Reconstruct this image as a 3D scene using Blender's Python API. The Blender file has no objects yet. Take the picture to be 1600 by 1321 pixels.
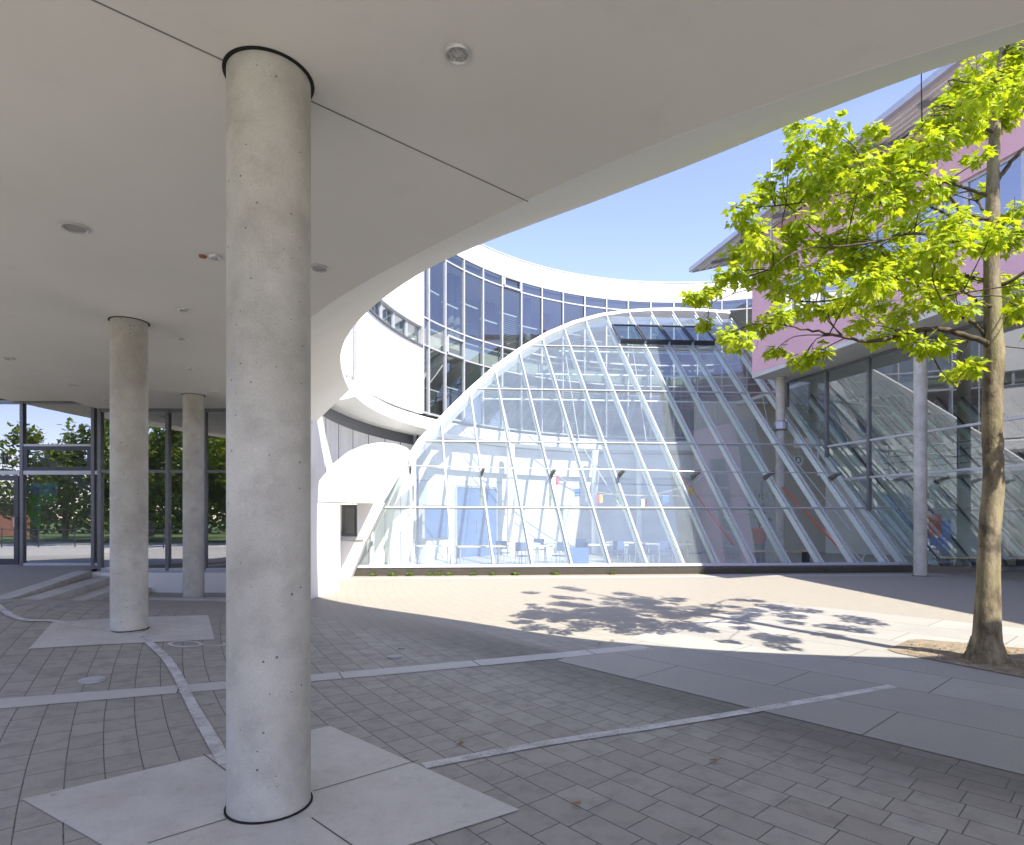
import bpy, math, random
from mathutils import Vector, Matrix
random.seed(7)
PI = math.pi
sc = bpy.context.scene
COL = sc.collection
F, CX, HY, CH = 950.0, 800.0, 811.0, 1.6

# ------------------------------------------------------------------ helpers
def V(*a): return Vector(a)
def P(px, py, Y): return V((px-CX)/F*Y, Y, CH+(HY-py)/F*Y)
def gz(x, y):
    return 0.48*math.exp(-(((x+7.6)/3.2)**2+((y-8.0)/2.6)**2))
def G(px, py):
    g = 0.0
    for _ in range(12):
        Y = F*(CH-g)/(py-HY); x = (px-CX)/F*Y
        g = 0.5*g+0.5*gz(x, Y)
    return V(x, Y, gz(x, Y))
def CEIL(px, py, z=4.06):
    Y = F*(z-CH)/(HY-py)
    return V((px-CX)/F*Y, Y, z)

OFF = {}
def off(o): return OFF.get(o.name, V(0,0,0)) if o else V(0,0,0)
def tag(o, label, cat, group=None):
    o['label'] = label; o['category'] = cat
    if group: o['group'] = group
    return o
def thing(name, label, cat, loc=(0,0,0), group=None):
    o = bpy.data.objects.new(name, None); COL.objects.link(o)
    o.empty_display_size = 0.2
    o.location = loc; OFF[o.name] = Vector(loc)
    return tag(o, label, cat, group)

class MB:
    def __init__(s): s.v = []; s.f = []
    def add(s, vs, fs):
        n = len(s.v); s.v += [Vector(v) for v in vs]; s.f += [tuple(i+n for i in f) for f in fs]; return s
    def poly(s, pts): return s.add(pts, [tuple(range(len(pts)))])
    def box(s, x0, x1, y0, y1, z0, z1):
        return s.hexa([(x0,y0,z0),(x1,y0,z0),(x1,y1,z0),(x0,y1,z0)], [(x0,y0,z1),(x1,y0,z1),(x1,y1,z1),(x0,y1,z1)])
    def hexa(s, a, b):
        return s.prism(a, b)
    def prism(s, a, b):
        n = len(a)
        fs = [tuple(reversed(range(n))), tuple(range(n, 2*n))]
        for i in range(n):
            j = (i+1) % n; fs.append((i, j, n+j, n+i))
        return s.add(list(a)+list(b), fs)
    def ext(s, poly, vec):
        vec = Vector(vec); a = [Vector(p) for p in poly]
        return s.prism(a, [p+vec for p in a])
    def bar(s, p, q, w, h, up=(0,0,1), shift=0.0):
        p = Vector(p); q = Vector(q); d = (q-p).normalized(); up = Vector(up)
        side = d.cross(up)
        if side.length < 1e-5: side = d.cross(V(0,1,0))
        side.normalize(); u = side.cross(d).normalized()
        c = [side*(-w/2)+u*(-h/2+shift), side*(w/2)+u*(-h/2+shift), side*(w/2)+u*(h/2+shift), side*(-w/2)+u*(h/2+shift)]
        return s.prism([p+k for k in c], [q+k for k in c])
    def tube(s, pts, rad, n=10, cap=True):
        pts = [Vector(p) for p in pts]
        if not hasattr(rad, '__len__'): rad = [rad]*len(pts)
        base = len(s.v); prev = None
        for i, p in enumerate(pts):
            d = (pts[min(i+1, len(pts)-1)]-pts[max(i-1, 0)]).normalized()
            if prev is None:
                a = d.cross(V(0,0,1))
                if a.length < 1e-3: a = V(1,0,0)
            else: a = prev-d*prev.dot(d)
            a.normalize(); prev = a; b = d.cross(a)
            for k in range(n):
                t = 2*PI*k/n; s.v.append(p+(a*math.cos(t)+b*math.sin(t))*rad[i])
        for i in range(len(pts)-1):
            for k in range(n):
                k2 = (k+1) % n
                s.f.append((base+i*n+k, base+i*n+k2, base+(i+1)*n+k2, base+(i+1)*n+k))
        if cap:
            s.f.append(tuple(base+k for k in reversed(range(n))))
            s.f.append(tuple(base+(len(pts)-1)*n+k for k in range(n)))
        return s
    def lathe(s, c, prof, n=32):
        c = Vector(c); base = len(s.v)
        for r, z in prof:
            for k in range(n):
                t = 2*PI*k/n; s.v.append(c+V(r*math.cos(t), r*math.sin(t), z))
        for i in range(len(prof)-1):
            for k in range(n):
                k2 = (k+1) % n
                s.f.append((base+i*n+k, base+i*n+k2, base+(i+1)*n+k2, base+(i+1)*n+k))
        s.f.append(tuple(base+k for k in reversed(range(n))))
        s.f.append(tuple(base+(len(prof)-1)*n+k for k in range(n)))
        return s
    def sweep(s, sections, closed=False):
        """list of equal-length loops of points -> skin"""
        m = len(sections[0]); base = len(s.v)
        for sec in sections: s.v += [Vector(p) for p in sec]
        for i in range(len(sections)-1):
            for k in range(m):
                k2 = (k+1) % m
                s.f.append((base+i*m+k, base+i*m+k2, base+(i+1)*m+k2, base+(i+1)*m+k))
        s.f.append(tuple(base+k for k in reversed(range(m))))
        s.f.append(tuple(base+(len(sections)-1)*m+k for k in range(m)))
        return s
    def build(s, name, mat, parent=None, smooth=None, label=None, loc=None, bevel=0):
        if parent is not None: o0 = off(parent)
        else:
            if loc is None:
                n = len(s.v); o0 = V(sum(v.x for v in s.v)/n, sum(v.y for v in s.v)/n, min(v.z for v in s.v))
            else: o0 = Vector(loc)
        me = bpy.data.meshes.new(name)
        me.from_pydata([tuple(v-o0) for v in s.v], [], s.f)
        if mat: me.materials.append(mat)
        me.validate(); me.update()
        import bmesh
        bm = bmesh.new(); bm.from_mesh(me)
        if len(bm.faces) < 60000 and not getattr(s, 'nofix', False): bmesh.ops.recalc_face_normals(bm, faces=bm.faces)
        bm.to_mesh(me); bm.free()
        if smooth:
            for p in me.polygons: p.use_smooth = True
            me.set_sharp_from_angle(angle=math.radians(smooth))
        o = bpy.data.objects.new(name, me); COL.objects.link(o)
        if parent is not None:
            o.parent = parent; OFF[o.name] = Vector(o0)
        else:
            o.location = o0; OFF[o.name] = Vector(o0)
        if label: o['label'] = label
        if bevel:
            b = o.modifiers.new('edge', 'BEVEL'); b.width = bevel; b.segments = 2; b.limit_method = 'ANGLE'
        return o
def struct(name, mb, mat, **k):
    o = mb.build(name, mat, **k); o['kind'] = 'structure'; return o
def single(name, mb, mat, label, cat, group=None, **k):
    return tag(mb.build(name, mat, **k), label, cat, group)
def kids(o): return [c for c in bpy.data.objects if c.parent == o]
def copy_tree(o, parent=None):
    c = o.copy(); COL.objects.link(c); c.parent = parent
    for ch in kids(o): copy_tree(ch, c)
    return c

# ------------------------------------------------------------------ materials
class NT:
    def __init__(s, name):
        s.m = bpy.data.materials.new(name); s.m.use_nodes = True
        s.t = s.m.node_tree; s.n = s.t.nodes; s.n.clear()
        s.out = s.n.new('ShaderNodeOutputMaterial')
    def node(s, typ, **k):
        n = s.n.new(typ)
        for a, b in k.items():
            if a.startswith('i_'):
                n.inputs[a[2:].replace('_', ' ')].default_value = b
            else: setattr(n, a, b)
        return n
    def link(s, a, b): s.t.links.new(a, b)
    def math(s, op, a, b=None, c=None):
        n = s.n.new('ShaderNodeMath'); n.operation = op
        for i, x in enumerate((a, b, c)):
            if x is None: continue
            if isinstance(x, (int, float)): n.inputs[i].default_value = x
            else: s.link(x, n.inputs[i])
        return n.outputs[0]
    def pos(s): return s.node('ShaderNodeNewGeometry').outputs['Position']
    def noise(s, vec, scale, detail=4, rough=.6):
        n = s.node('ShaderNodeTexNoise'); n.inputs['Scale'].default_value = scale
        n.inputs['Detail'].default_value = detail; n.inputs['Roughness'].default_value = rough
        s.link(vec, n.inputs['Vector']); return n.outputs['Fac']
    def ramp(s, fac, a, b, ca, cb):
        n = s.node('ShaderNodeMapRange'); n.clamp = True
        n.inputs['From Min'].default_value = a; n.inputs['From Max'].default_value = b
        s.link(fac, n.inputs['Value'])
        m = s.node('ShaderNodeMix', data_type='RGBA')
        m.inputs[6].default_value = (*ca, 1); m.inputs[7].default_value = (*cb, 1)
        s.link(n.outputs[0], m.inputs[0]); return m.outputs[2]
    def rng(s, fac, a, b, c=0., d=1.):
        n = s.node('ShaderNodeMapRange'); n.clamp = True
        for k, x in zip(('From Min','From Max','To Min','To Max'), (a,b,c,d)): n.inputs[k].default_value = x
        s.link(fac, n.inputs['Value']); return n.outputs[0]
    def mix(s, fac, a, b, mode='MIX'):
        m = s.node('ShaderNodeMix', data_type='RGBA', blend_type=mode)
        for i, x in ((0, fac), (6, a), (7, b)):
            if isinstance(x, (int, float)): m.inputs[i].default_value = x
            elif isinstance(x, tuple): m.inputs[i].default_value = (*x, 1)
            else: s.link(x, m.inputs[i])
        return m.outputs[2]
    def bsdf(s, col, rough=.6, metal=0., bump=None, bstr=.3, bdist=.01, spec=.4):
        b = s.node('ShaderNodeBsdfPrincipled')
        if isinstance(col, tuple): b.inputs['Base Color'].default_value = (*col, 1)
        else: s.link(col, b.inputs['Base Color'])
        if isinstance(rough, (int, float)): b.inputs['Roughness'].default_value = rough
        else: s.link(rough, b.inputs['Roughness'])
        b.inputs['Metallic'].default_value = metal
        b.inputs['Specular IOR Level'].default_value = spec
        if bump is not None:
            n = s.node('ShaderNodeBump'); n.inputs['Strength'].default_value = bstr; n.inputs['Distance'].default_value = bdist
            s.link(bump, n.inputs['Height']); s.link(n.outputs[0], b.inputs['Normal'])
        s.link(b.outputs[0], s.out.inputs[0]); return b

def mottled(name, ca, cb, scale=3., rough=.7, metal=0., fine=60., bstr=.15, bdist=.004, spec=.3):
    t = NT(name); p = t.pos()
    n1 = t.noise(p, scale, 5); n2 = t.noise(p, fine, 3)
    c = t.ramp(n1, .35, .65, ca, cb)
    c = t.mix(.25, c, t.ramp(n2, .3, .7, (.35,.35,.35), (.65,.65,.65)), 'OVERLAY')
    t.bsdf(c, rough, metal, n2, bstr, bdist, spec); return t.m
def plain(name, c, rough=.5, metal=0., spec=.4):
    t = NT(name); p = t.pos(); n1 = t.noise(p, 9., 3)
    d = tuple(max(0, x*.88) for x in c)
    t.bsdf(t.ramp(n1, .3, .7, d, c), t.rng(n1, .3, .7, max(.02, rough-.06), rough+.06), metal, spec=spec); return t.m

def m_column():
    t = NT('column_concrete'); p = t.pos()
    n1 = t.noise(p, 1.3, 6, .65); n2 = t.noise(p, 5., 5); n3 = t.noise(p, 130., 2)
    c = t.ramp(n1, .34, .66, (.36,.347,.30), (.53,.518,.465))
    c = t.mix(t.rng(n2, .48, .72, 0, .55), c, (.30,.285,.25))
    v = t.node('ShaderNodeTexVoronoi'); v.inputs['Scale'].default_value = 33.; t.link(p, v.inputs['Vector'])
    sep = t.node('ShaderNodeSeparateColor'); t.link(v.outputs['Color'], sep.inputs[0])
    rad = t.math('MULTIPLY', t.math('POWER', sep.outputs[0], 9.), .26)
    pit = t.math('LESS_THAN', v.outputs['Distance'], rad)
    c = t.mix(t.math('MULTIPLY', pit, .75), c, (.06,.058,.05))
    c = t.mix(.3, c, t.ramp(n3, .3, .7, (.35,)*3, (.65,)*3), 'OVERLAY')
    h = t.math('SUBTRACT', t.math('MULTIPLY', n3, .3), pit)
    t.bsdf(c, .62, 0, h, .35, .004, .3); return t.m

def m_paving():
    t = NT('paving_tiles'); p = t.pos()
    sx = t.node('ShaderNodeSeparateXYZ'); t.link(p, sx.inputs[0])
    X, Y = sx.outputs[0], sx.outputs[1]
    wob = t.noise(p, .9, 2)
    dx = t.math('SUBTRACT', X, 19.2); dy = t.math('SUBTRACT', Y, 19.2)
    r = t.math('SQRT', t.math('ADD', t.math('MULTIPLY', dx, dx), t.math('MULTIPLY', dy, dy)))
    th = t.math('MULTIPLY', t.math('ARCTAN2', t.math('MULTIPLY', dy, -1.), t.math('MULTIPLY', dx, -1.)), 25.)
    rh = .205
    rr = t.math('DIVIDE', t.math('ADD', r, t.math('MULTIPLY', wob, .012)), rh)
    row = t.math('FLOOR', rr); fr = t.math('FRACT', rr)
    wn = t.node('ShaderNodeTexWhiteNoise', noise_dimensions='1D'); t.link(row, wn.inputs['W'])
    L = t.math('ADD', t.math('MULTIPLY', t.math('FLOOR', t.math('MULTIPLY', wn.outputs[0], 2.999)), .055), .27)
    wn3 = t.node('ShaderNodeTexWhiteNoise', noise_dimensions='1D'); t.link(t.math('ADD', row, 77.3), wn3.inputs['W'])
    u = t.math('ADD', t.math('DIVIDE', th, L), t.math('MULTIPLY', wn3.outputs[0], 7.))
    colm = t.math('FLOOR', u); fu = t.math('FRACT', u)
    wn2 = t.node('ShaderNodeTexWhiteNoise', noise_dimensions='2D')
    cv = t.node('ShaderNodeCombineXYZ'); t.link(row, cv.inputs[0]); t.link(colm, cv.inputs[1]); t.link(cv.outputs[0], wn2.inputs['Vector'])
    e1 = t.math('MULTIPLY', t.math('MINIMUM', fr, t.math('SUBTRACT', 1., fr)), rh)
    e2 = t.math('MULTIPLY', t.math('MINIMUM', fu, t.math('SUBTRACT', 1., fu)), L)
    nz = t.noise(p, 25., 3)
    # row joints are wider than the cross joints; both ragged, filled with sand
    e1 = t.math('ADD', e1, t.math('MULTIPLY', nz, .004))
    e2 = t.math('ADD', t.math('ADD', e2, .0006), t.math('MULTIPLY', nz, .003))
    e = t.math('MINIMUM', e1, e2)
    joint = t.rng(e, .0032, .0068, 1., 0.)
    n1 = t.noise(p, .55, 5); n2 = t.noise(p, 6., 5); n3 = t.noise(p, 170., 2)
    c = t.ramp(wn2.outputs[0], 0., 1., (.325,.305,.262), (.385,.364,.318))
    c = t.mix(t.rng(n1, .42, .68, 0., .55), c, (.345,.325,.295))
    c = t.mix(t.rng(n2, .48, .72, 0., .5), c, (.20,.19,.175))
    c = t.mix(.35, c, t.ramp(n3, .3, .7, (.3,)*3, (.7,)*3), 'OVERLAY')
    # weathered, mossy belt beside the large slabs
    q = t.math('ADD', t.math('MULTIPLY', t.math('SUBTRACT', X, .5), .75), t.math('MULTIPLY', t.math('SUBTRACT', Y, 6.85), .66))
    wear = t.math('MULTIPLY', t.rng(t.math('ADD', q, t.math('MULTIPLY', n1, .5)), -.75, .0, 0., 1.), t.rng(Y, 1.5, 7.2, 1., 1.))
    wear = t.math('MULTIPLY', wear, t.rng(q, .25, .5, 1., 0.))
    c = t.mix(t.math('MULTIPLY', wear, .75), c, (.125,.117,.098))
    # sunlit cream tone put into the paving colour towards the glass hall
    far = t.rng(t.math('ADD', Y, t.math('MULTIPLY', X, .12)), 7.5, 9.6, 0., 1.)
    c = t.mix(t.math('MULTIPLY', far, .8), c, t.ramp(n2, .3, .7, (.26,.234,.19), (.335,.305,.255)))
    # bird droppings and lime specks
    v = t.node('ShaderNodeTexVoronoi'); v.inputs['Scale'].default_value = 2.3; t.link(p, v.inputs['Vector'])
    sp = t.node('ShaderNodeSeparateColor'); t.link(v.outputs['Color'], sp.inputs[0])
    dot = t.math('LESS_THAN', v.outputs['Distance'], t.math('MULTIPLY', t.math('POWER', sp.outputs[1], 5.), .055))
    c = t.mix(t.math('MULTIPLY', dot, .7), c, (.42,.41,.39))
    c = t.mix(t.math('MULTIPLY', joint, t.rng(far, 0, 1, 1., .28)), c, t.ramp(n2, .4, .6, (.05,.046,.04), (.11,.10,.085)))
    h = t.math('ADD', t.math('MULTIPLY', joint, -1.), t.math('ADD', t.math('MULTIPLY', n3, .12), t.math('MULTIPLY', wn2.outputs[0], .25)))
    t.bsdf(c, t.rng(n2, .3, .7, .58, .75), 0, h, .5, .006, .35); return t.m

def m_slab(name, ca, cb, L, H, ang, org=(0,0), joint_w=.006, stain=(.16,.155,.145)):
    t = NT(name); p = t.pos()
    mp = t.node('ShaderNodeMapping'); mp.vector_type = 'TEXTURE'
    mp.inputs['Location'].default_value = (org[0], org[1], 0); mp.inputs['Rotation'].default_value = (0, 0, ang)
    t.link(p, mp.inputs['Vector'])
    b = t.node('ShaderNodeTexBrick'); b.offset = .5; b.squash = 1
    b.inputs['Scale'].default_value = 1.; b.inputs['Mortar Size'].default_value = joint_w
    b.inputs['Brick Width'].default_value = L; b.inputs['Row Height'].default_value = H
    b.inputs['Mortar Smooth'].default_value = .2
    b.inputs['Color1'].default_value = (*ca, 1); b.inputs['Color2'].default_value = (*cb, 1); b.inputs['Mortar'].default_value = (.05,.047,.04,1)
    t.link(mp.outputs[0], b.inputs['Vector'])
    n1 = t.noise(p, 1.1, 6, .65); n2 = t.noise(p, 90., 3)
    c = t.mix(t.rng(n1, .45, .7, 0, .55), b.outputs['Color'], stain)
    c = t.mix(.25, c, t.ramp(n2, .3, .7, (.33,)*3, (.67,)*3), 'OVERLAY')
    h = t.math('SUBTRACT', t.math('MULTIPLY', n2, .1), b.outputs['Fac'])
    t.bsdf(c, .6, 0, h, .4, .004, .35); return t.m

def glass(name, base, tint, rough=.0, amp=1., wob=0.0, haze=0.):
    t = NT(name)
    lw = t.node('ShaderNodeLayerWeight'); lw.inputs['Blend'].default_value = .5
    f = t.math('POWER', lw.outputs['Facing'], 4.)
    fac = t.math('MINIMUM', t.math('ADD', base, t.math('MULTIPLY', f, (1-base)*amp)), .97)
    tr = t.node('ShaderNodeBsdfTransparent'); tr.inputs[0].default_value = (*tint, 1)
    gl = t.node('ShaderNodeBsdfGlossy'); gl.inputs['Roughness'].default_value = rough; gl.inputs['Color'].default_value = (.95,.97,1,1)
    if wob:
        n = t.noise(t.pos(), .8, 2); bp = t.node('ShaderNodeBump'); bp.inputs['Strength'].default_value = wob; bp.inputs['Distance'].default_value = .02
        t.link(n, bp.inputs['Height']); t.link(bp.outputs[0], gl.inputs['Normal'])
    mx = t.node('ShaderNodeMixShader'); t.link(fac, mx.inputs[0]); t.link(tr.outputs[0], mx.inputs[1]); t.link(gl.outputs[0], mx.inputs[2])
    res = mx.outputs[0]
    if haze:  # milky sunlit haze put into the pane as a pale diffuse share
        df = t.node('ShaderNodeBsdfDiffuse'); df.inputs[0].default_value = (.72,.84,.90,1)
        n2 = t.noise(t.pos(), 1.7, 4)
        mf = t.node('ShaderNodeMixShader'); t.link(t.rng(n2, .3, .7, haze*.85, haze*1.15), mf.inputs[0]); t.link(res, mf.inputs[1]); t.link(df.outputs[0], mf.inputs[2]); res = mf.outputs[0]
    t.link(res, t.out.inputs[0]); return t.m

def m_leaf(name, ca, cb, tr):
    t = NT(name)
    oi = t.node('ShaderNodeNewGeometry')
    n1 = t.noise(oi.outputs['Position'], 4., 3)
    r = t.node('ShaderNodeMath'); r.operation = 'FRACT'; t.link(oi.outputs['Random Per Island'], r.inputs[0])
    c = t.ramp(r.outputs[0], 0., 1., ca, cb)
    c = t.mix(t.rng(n1, .35, .65, 0, .35), c, tuple(x*.75 for x in ca))
    d = t.node('ShaderNodeBsdfPrincipled'); t.link(c, d.inputs['Base Color']); d.inputs['Roughness'].default_value = .45
    d.inputs['Specular IOR Level'].default_value = .35
    s = t.node('ShaderNodeBsdfTranslucent'); t.link(t.mix(1., c, (1.15,1.0,.5), 'MULTIPLY'), s.inputs[0])
    mx = t.node('ShaderNodeMixShader'); mx.inputs[0].default_value = tr
    t.link(d.outputs[0], mx.inputs[1]); t.link(s.outputs[0], mx.inputs[2]); t.link(mx.outputs[0], t.out.inputs[0]); return t.m

def m_bark():
    t = NT('maple_bark'); p = t.pos()
    mp = t.node('ShaderNodeMapping'); mp.inputs['Scale'].default_value = (1,1,.35); t.link(p, mp.inputs['Vector'])
    n1 = t.noise(mp.outputs[0], 9., 6, .7); n2 = t.noise(p, 2.2, 4); n3 = t.noise(mp.outputs[0], 60., 4)
    c = t.ramp(n1, .35, .68, (.09,.07,.045), (.29,.245,.165))
    c = t.mix(t.rng(n2, .5, .66, 0, .65), c, (.22,.205,.10))
    c = t.mix(t.rng(n2, .44, .36, 0, .7), c, (.05,.043,.035))
    t.bsdf(c, .85, 0, t.math('ADD', n1, t.math('MULTIPLY', n3, .5)), .8, .02, .2); return t.m

def m_stained():
    t = NT('light_stone'); p = t.pos()
    n1 = t.noise(p, 1.6, 6, .7); n2 = t.noise(p, 9., 5); n3 = t.noise(p, 120., 3)
    c = t.ramp(n1, .35, .65, (.49,.47,.42), (.62,.60,.55))
    c = t.mix(t.rng(n2, .56, .74, 0, .5), c, (.36,.345,.31))
    v = t.node('ShaderNodeTexVoronoi'); v.inputs['Scale'].default_value = 5.; t.link(p, v.inputs['Vector'])
    sp = t.node('ShaderNodeSeparateColor'); t.link(v.outputs['Color'], sp.inputs[0])
    dot = t.math('LESS_THAN', v.outputs['Distance'], t.math('MULTIPLY', t.math('POWER', sp.outputs[1], 10.), .14))
    c = t.mix(t.math('MULTIPLY', dot, .7), c, (.16,.15,.13))
    c = t.mix(.25, c, t.ramp(n3, .3, .7, (.33,)*3, (.67,)*3), 'OVERLAY')
    t.bsdf(c, t.rng(n1, .3, .7, .45, .65), 0, n3, .2, .003, .35); return t.m
def m_ceiling():
    t = NT('ceiling_paint'); p = t.pos()
    n1 = t.noise(p, .35, 6, .6); n2 = t.noise(p, 2.6, 6, .7); n3 = t.noise(p, 200., 2)
    c = t.ramp(n1, .3, .7, (.68,.665,.60), (.765,.745,.68))
    c = t.mix(t.rng(n2, .58, .8, 0, .35), c, (.60,.585,.52))
    t.bsdf(c, .8, 0, n3, .08, .002, .25); return t.m
def m_wall_weather():
    t = NT('fair_faced_concrete'); p = t.pos()
    n1 = t.noise(p, 1.2, 6, .65)
    mp = t.node('ShaderNodeMapping'); mp.inputs['Scale'].default_value = (3,3,.35); t.link(p, mp.inputs['Vector'])
    n2 = t.noise(mp.outputs[0], 1.6, 5); n3 = t.noise(p, 70, 3)
    c = t.ramp(n1, .35, .65, (.70,.69,.65), (.79,.78,.74))
    c = t.mix(t.rng(n2, .5, .72, 0, .5), c, (.56,.54,.49))
    t.bsdf(c, .7, 0, n3, .2, .004, .3); return t.m

M = dict(
    column=m_column(), paving=m_paving(),
    ceiling=m_ceiling(),
    bevel=mottled('bevel_lit_paint', (.80,.79,.75), (.84,.83,.79), .5, .8, fine=220., bstr=.06, bdist=.002),  # ceiling paint made lighter: the bevel's extra brightness is put into its colour
    white=mottled('white_render', (.76,.76,.75), (.81,.81,.80), .8, .75, fine=160., bstr=.1, bdist=.002),
    hallw=mottled('hall_plaster', (.62,.65,.66), (.68,.71,.72), 1.2, .7, fine=90.),
    offwhite=mottled('off_white_paint', (.62,.61,.585), (.68,.67,.645), 1., .7, fine=120., bstr=.06),
    concrete=m_wall_weather(),
    stone=m_stained(),
    stone2=mottled('kerb_stone', (.36,.345,.315), (.44,.425,.39), 2.2, .7, fine=80., bstr=.2),
    band=m_slab('band_stone', (.50,.485,.455), (.56,.545,.515), 1.45, .6, math.atan2(2.6,5.6), (-3,2), .008, (.42,.405,.38)),
    bigslab=m_slab('big_slabs', (.32,.308,.278), (.38,.367,.334), 2.1, .82, math.atan2(-.75,.66), (.5,6.85), .005, (.27,.266,.252)),
    paint=None, soil=None, lawn=None,
    dark=plain('dark_gap', (.012,.011,.010), .8),
    seam=plain('ceiling_joint', (.22,.21,.195), .8),
    alu=plain('grey_aluminium', (.16,.165,.18), .4, .35),
    alul=plain('pale_aluminium', (.46,.475,.50), .38, .35),
    frame=plain('anthracite_frame', (.055,.06,.07), .4, .2),
    cap=plain('silver_cap', (.46,.47,.49), .4, .25),
    fin=plain('pale_glazing_fin', (.62,.70,.68), .35),
    gutter=plain('dark_gutter_sheet', (.10,.092,.08), .45, .3),
    glass_e=glass('coated_glass', .42, (.62,.68,.66), wob=.03),
    glass_h=glass('roof_glass', .17, (.90,.96,.93), amp=.7, haze=.085),
    glass_u=glass('tinted_glass', .17, (.62,.70,.68), amp=.8, wob=.04),
    glass_w=glass('blue_window_glass', .42, (.25,.32,.45), wob=.05),
    pink=mottled('pink_render', (.60,.37,.43), (.65,.41,.47), .7, .8, fine=140., bstr=.1),
    galv=plain('galvanised_steel', (.34,.36,.40), .35, .6),
    soffit=mottled('grey_soffit', (.50,.50,.49), (.56,.56,.55), .9, .8, fine=90.),
    kerbst=mottled('kerb_coping', (.46,.44,.40), (.56,.54,.49), 2.2, .7, fine=80., bstr=.2),
    wood=mottled('pale_wood', (.42,.33,.19), (.50,.41,.25), 4., .5),
    tabletop=plain('white_table_top', (.72,.73,.74), .35),
    blue=plain('blue_door_paint', (.10,.17,.36), .5),
    bluef=plain('blue_seat', (.05,.09,.20), .6),
    orange=plain('orange_rod', (.62,.10,.03), .5),
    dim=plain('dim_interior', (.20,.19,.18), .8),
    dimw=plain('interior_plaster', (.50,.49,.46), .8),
    brown=plain('brown_door', (.28,.15,.07), .6),
    blind=plain('white_blind', (.62,.62,.60), .5),
    arm_shade=plain('olive_arm_shade', (.20,.23,.12), .6), limb=mottled('shaded_limb_bark', (.045,.034,.024), (.10,.078,.05), 8., .85, bstr=.6, bdist=.01),  # olive stands for the arms' shadow; limb bark darkened for crown shade
    black=plain('black_rubber', (.02,.02,.02), .6),
    terracotta=plain('terracotta', (.42,.16,.08), .8),
    red=plain('red_cloth', (.55,.04,.05), .8), gold=plain('gold_cloth', (.75,.50,.06), .8),
    wcloth=plain('white_cloth', (.78,.78,.76), .8), bcloth=plain('blue_cloth', (.06,.16,.50), .8),
    lens=plain('lamp_reflector', (.62,.62,.60), .25, .15), grille=plain('speaker_grille', (.40,.39,.37), .6, .2),
    rim=plain('lamp_rim', (.58,.575,.55), .35, .3),
    leaf=m_leaf('maple_leaf', (.29,.44,.012), (.58,.67,.055), .52),
    leafd=m_leaf('far_leaf', (.11,.18,.016), (.23,.31,.035), .35),
    weed=m_leaf('weed_leaf', (.10,.20,.01), (.24,.36,.03), .3),
    dry=m_leaf('dry_leaf', (.25,.14,.05), (.40,.26,.10), .2),
    bark=m_bark(),
    poster=None, brick=mottled('red_brick', (.28,.11,.07), (.36,.16,.11), 3., .85),
)
def m_paint():
    t = NT('worn_paint'); p = t.pos(); n1 = t.noise(p, 45., 4, .6); n2 = t.noise(p, 5., 5)
    c = t.ramp(t.math('ADD', t.math('MULTIPLY', n1, .6), n2), .74, 1.02, (.62,.605,.58), (.33,.32,.30))
    t.bsdf(c, .7, 0, n1, .2, .004); return t.m
M['paint'] = m_paint()
M['soil'] = mottled('dry_soil', (.19,.15,.105), (.33,.28,.205), 7., .95, fine=40., bstr=.9, bdist=.03)
M['lawn'] = mottled('mown_grass', (.045,.085,.015), (.085,.13,.025), .6, .9, fine=25., bstr=.8, bdist=.03)
def m_poster():
    t = NT('poster_print'); p = t.pos()
    v = t.node('ShaderNodeTexVoronoi'); v.inputs['Scale'].default_value = 16.; t.link(p, v.inputs['Vector'])
    sx = t.node('ShaderNodeSeparateXYZ'); t.link(p, sx.inputs[0])
    sky = t.rng(sx.outputs[2], 2.15, 2.25)
    n = t.noise(p, 6., 3)
    base = t.mix(sky, (.25,.60,.20), (.18,.42,.85))
    c = t.mix(t.math('MULTIPLY', t.rng(n, .3, .5), .8), base, t.mix(.5, base, v.outputs['Color']))
    t.bsdf(c, .6); return t.m
M['poster'] = m_poster()

# ------------------------------------------------------------------ world, sun, camera
SUN = V(.52, -.854, 0).normalized(); EL = math.radians(48)
w = bpy.data.worlds.new('World'); sc.world = w; w.use_nodes = True
nt = w.node_tree; bg = nt.nodes['Background']
sky = nt.nodes.new('ShaderNodeTexSky'); sky.sky_type = 'NISHITA'; sky.sun_disc = False
sky.sun_elevation = EL; sky.sun_rotation = math.atan2(SUN.x, SUN.y)
sky.air_density = 1.0; sky.dust_density = 0.25; sky.altitude = 600; sky.ozone_density = 2.6
tint = nt.nodes.new('ShaderNodeMix'); tint.data_type = 'RGBA'; tint.blend_type = 'MULTIPLY'; tint.inputs[0].default_value = 1
tint.inputs[7].default_value = (1.15, .905, 1.0, 1); nt.links.new(sky.outputs[0], tint.inputs[6]); tc = nt.nodes.new('ShaderNodeTexCoord'); mp_ = nt.nodes.new('ShaderNodeMapping'); mp_.inputs['Scale'].default_value = (1.2,2.0,4.5)
nz_ = nt.nodes.new('ShaderNodeTexNoise'); nz_.inputs['Scale'].default_value = 1.6; nz_.inputs['Detail'].default_value = 6
rg_ = nt.nodes.new('ShaderNodeMapRange'); rg_.inputs['From Min'].default_value = .5; rg_.inputs['From Max'].default_value = .8; rg_.inputs['To Max'].default_value = .28
cl_ = nt.nodes.new('ShaderNodeMix'); cl_.data_type = 'RGBA'; cl_.inputs[7].default_value = (2.6, 2.7, 3.0, 1)
nt.links.new(tc.outputs['Generated'], mp_.inputs[0]); nt.links.new(mp_.outputs[0], nz_.inputs['Vector']); nt.links.new(nz_.outputs['Fac'], rg_.inputs['Value'])
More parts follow.
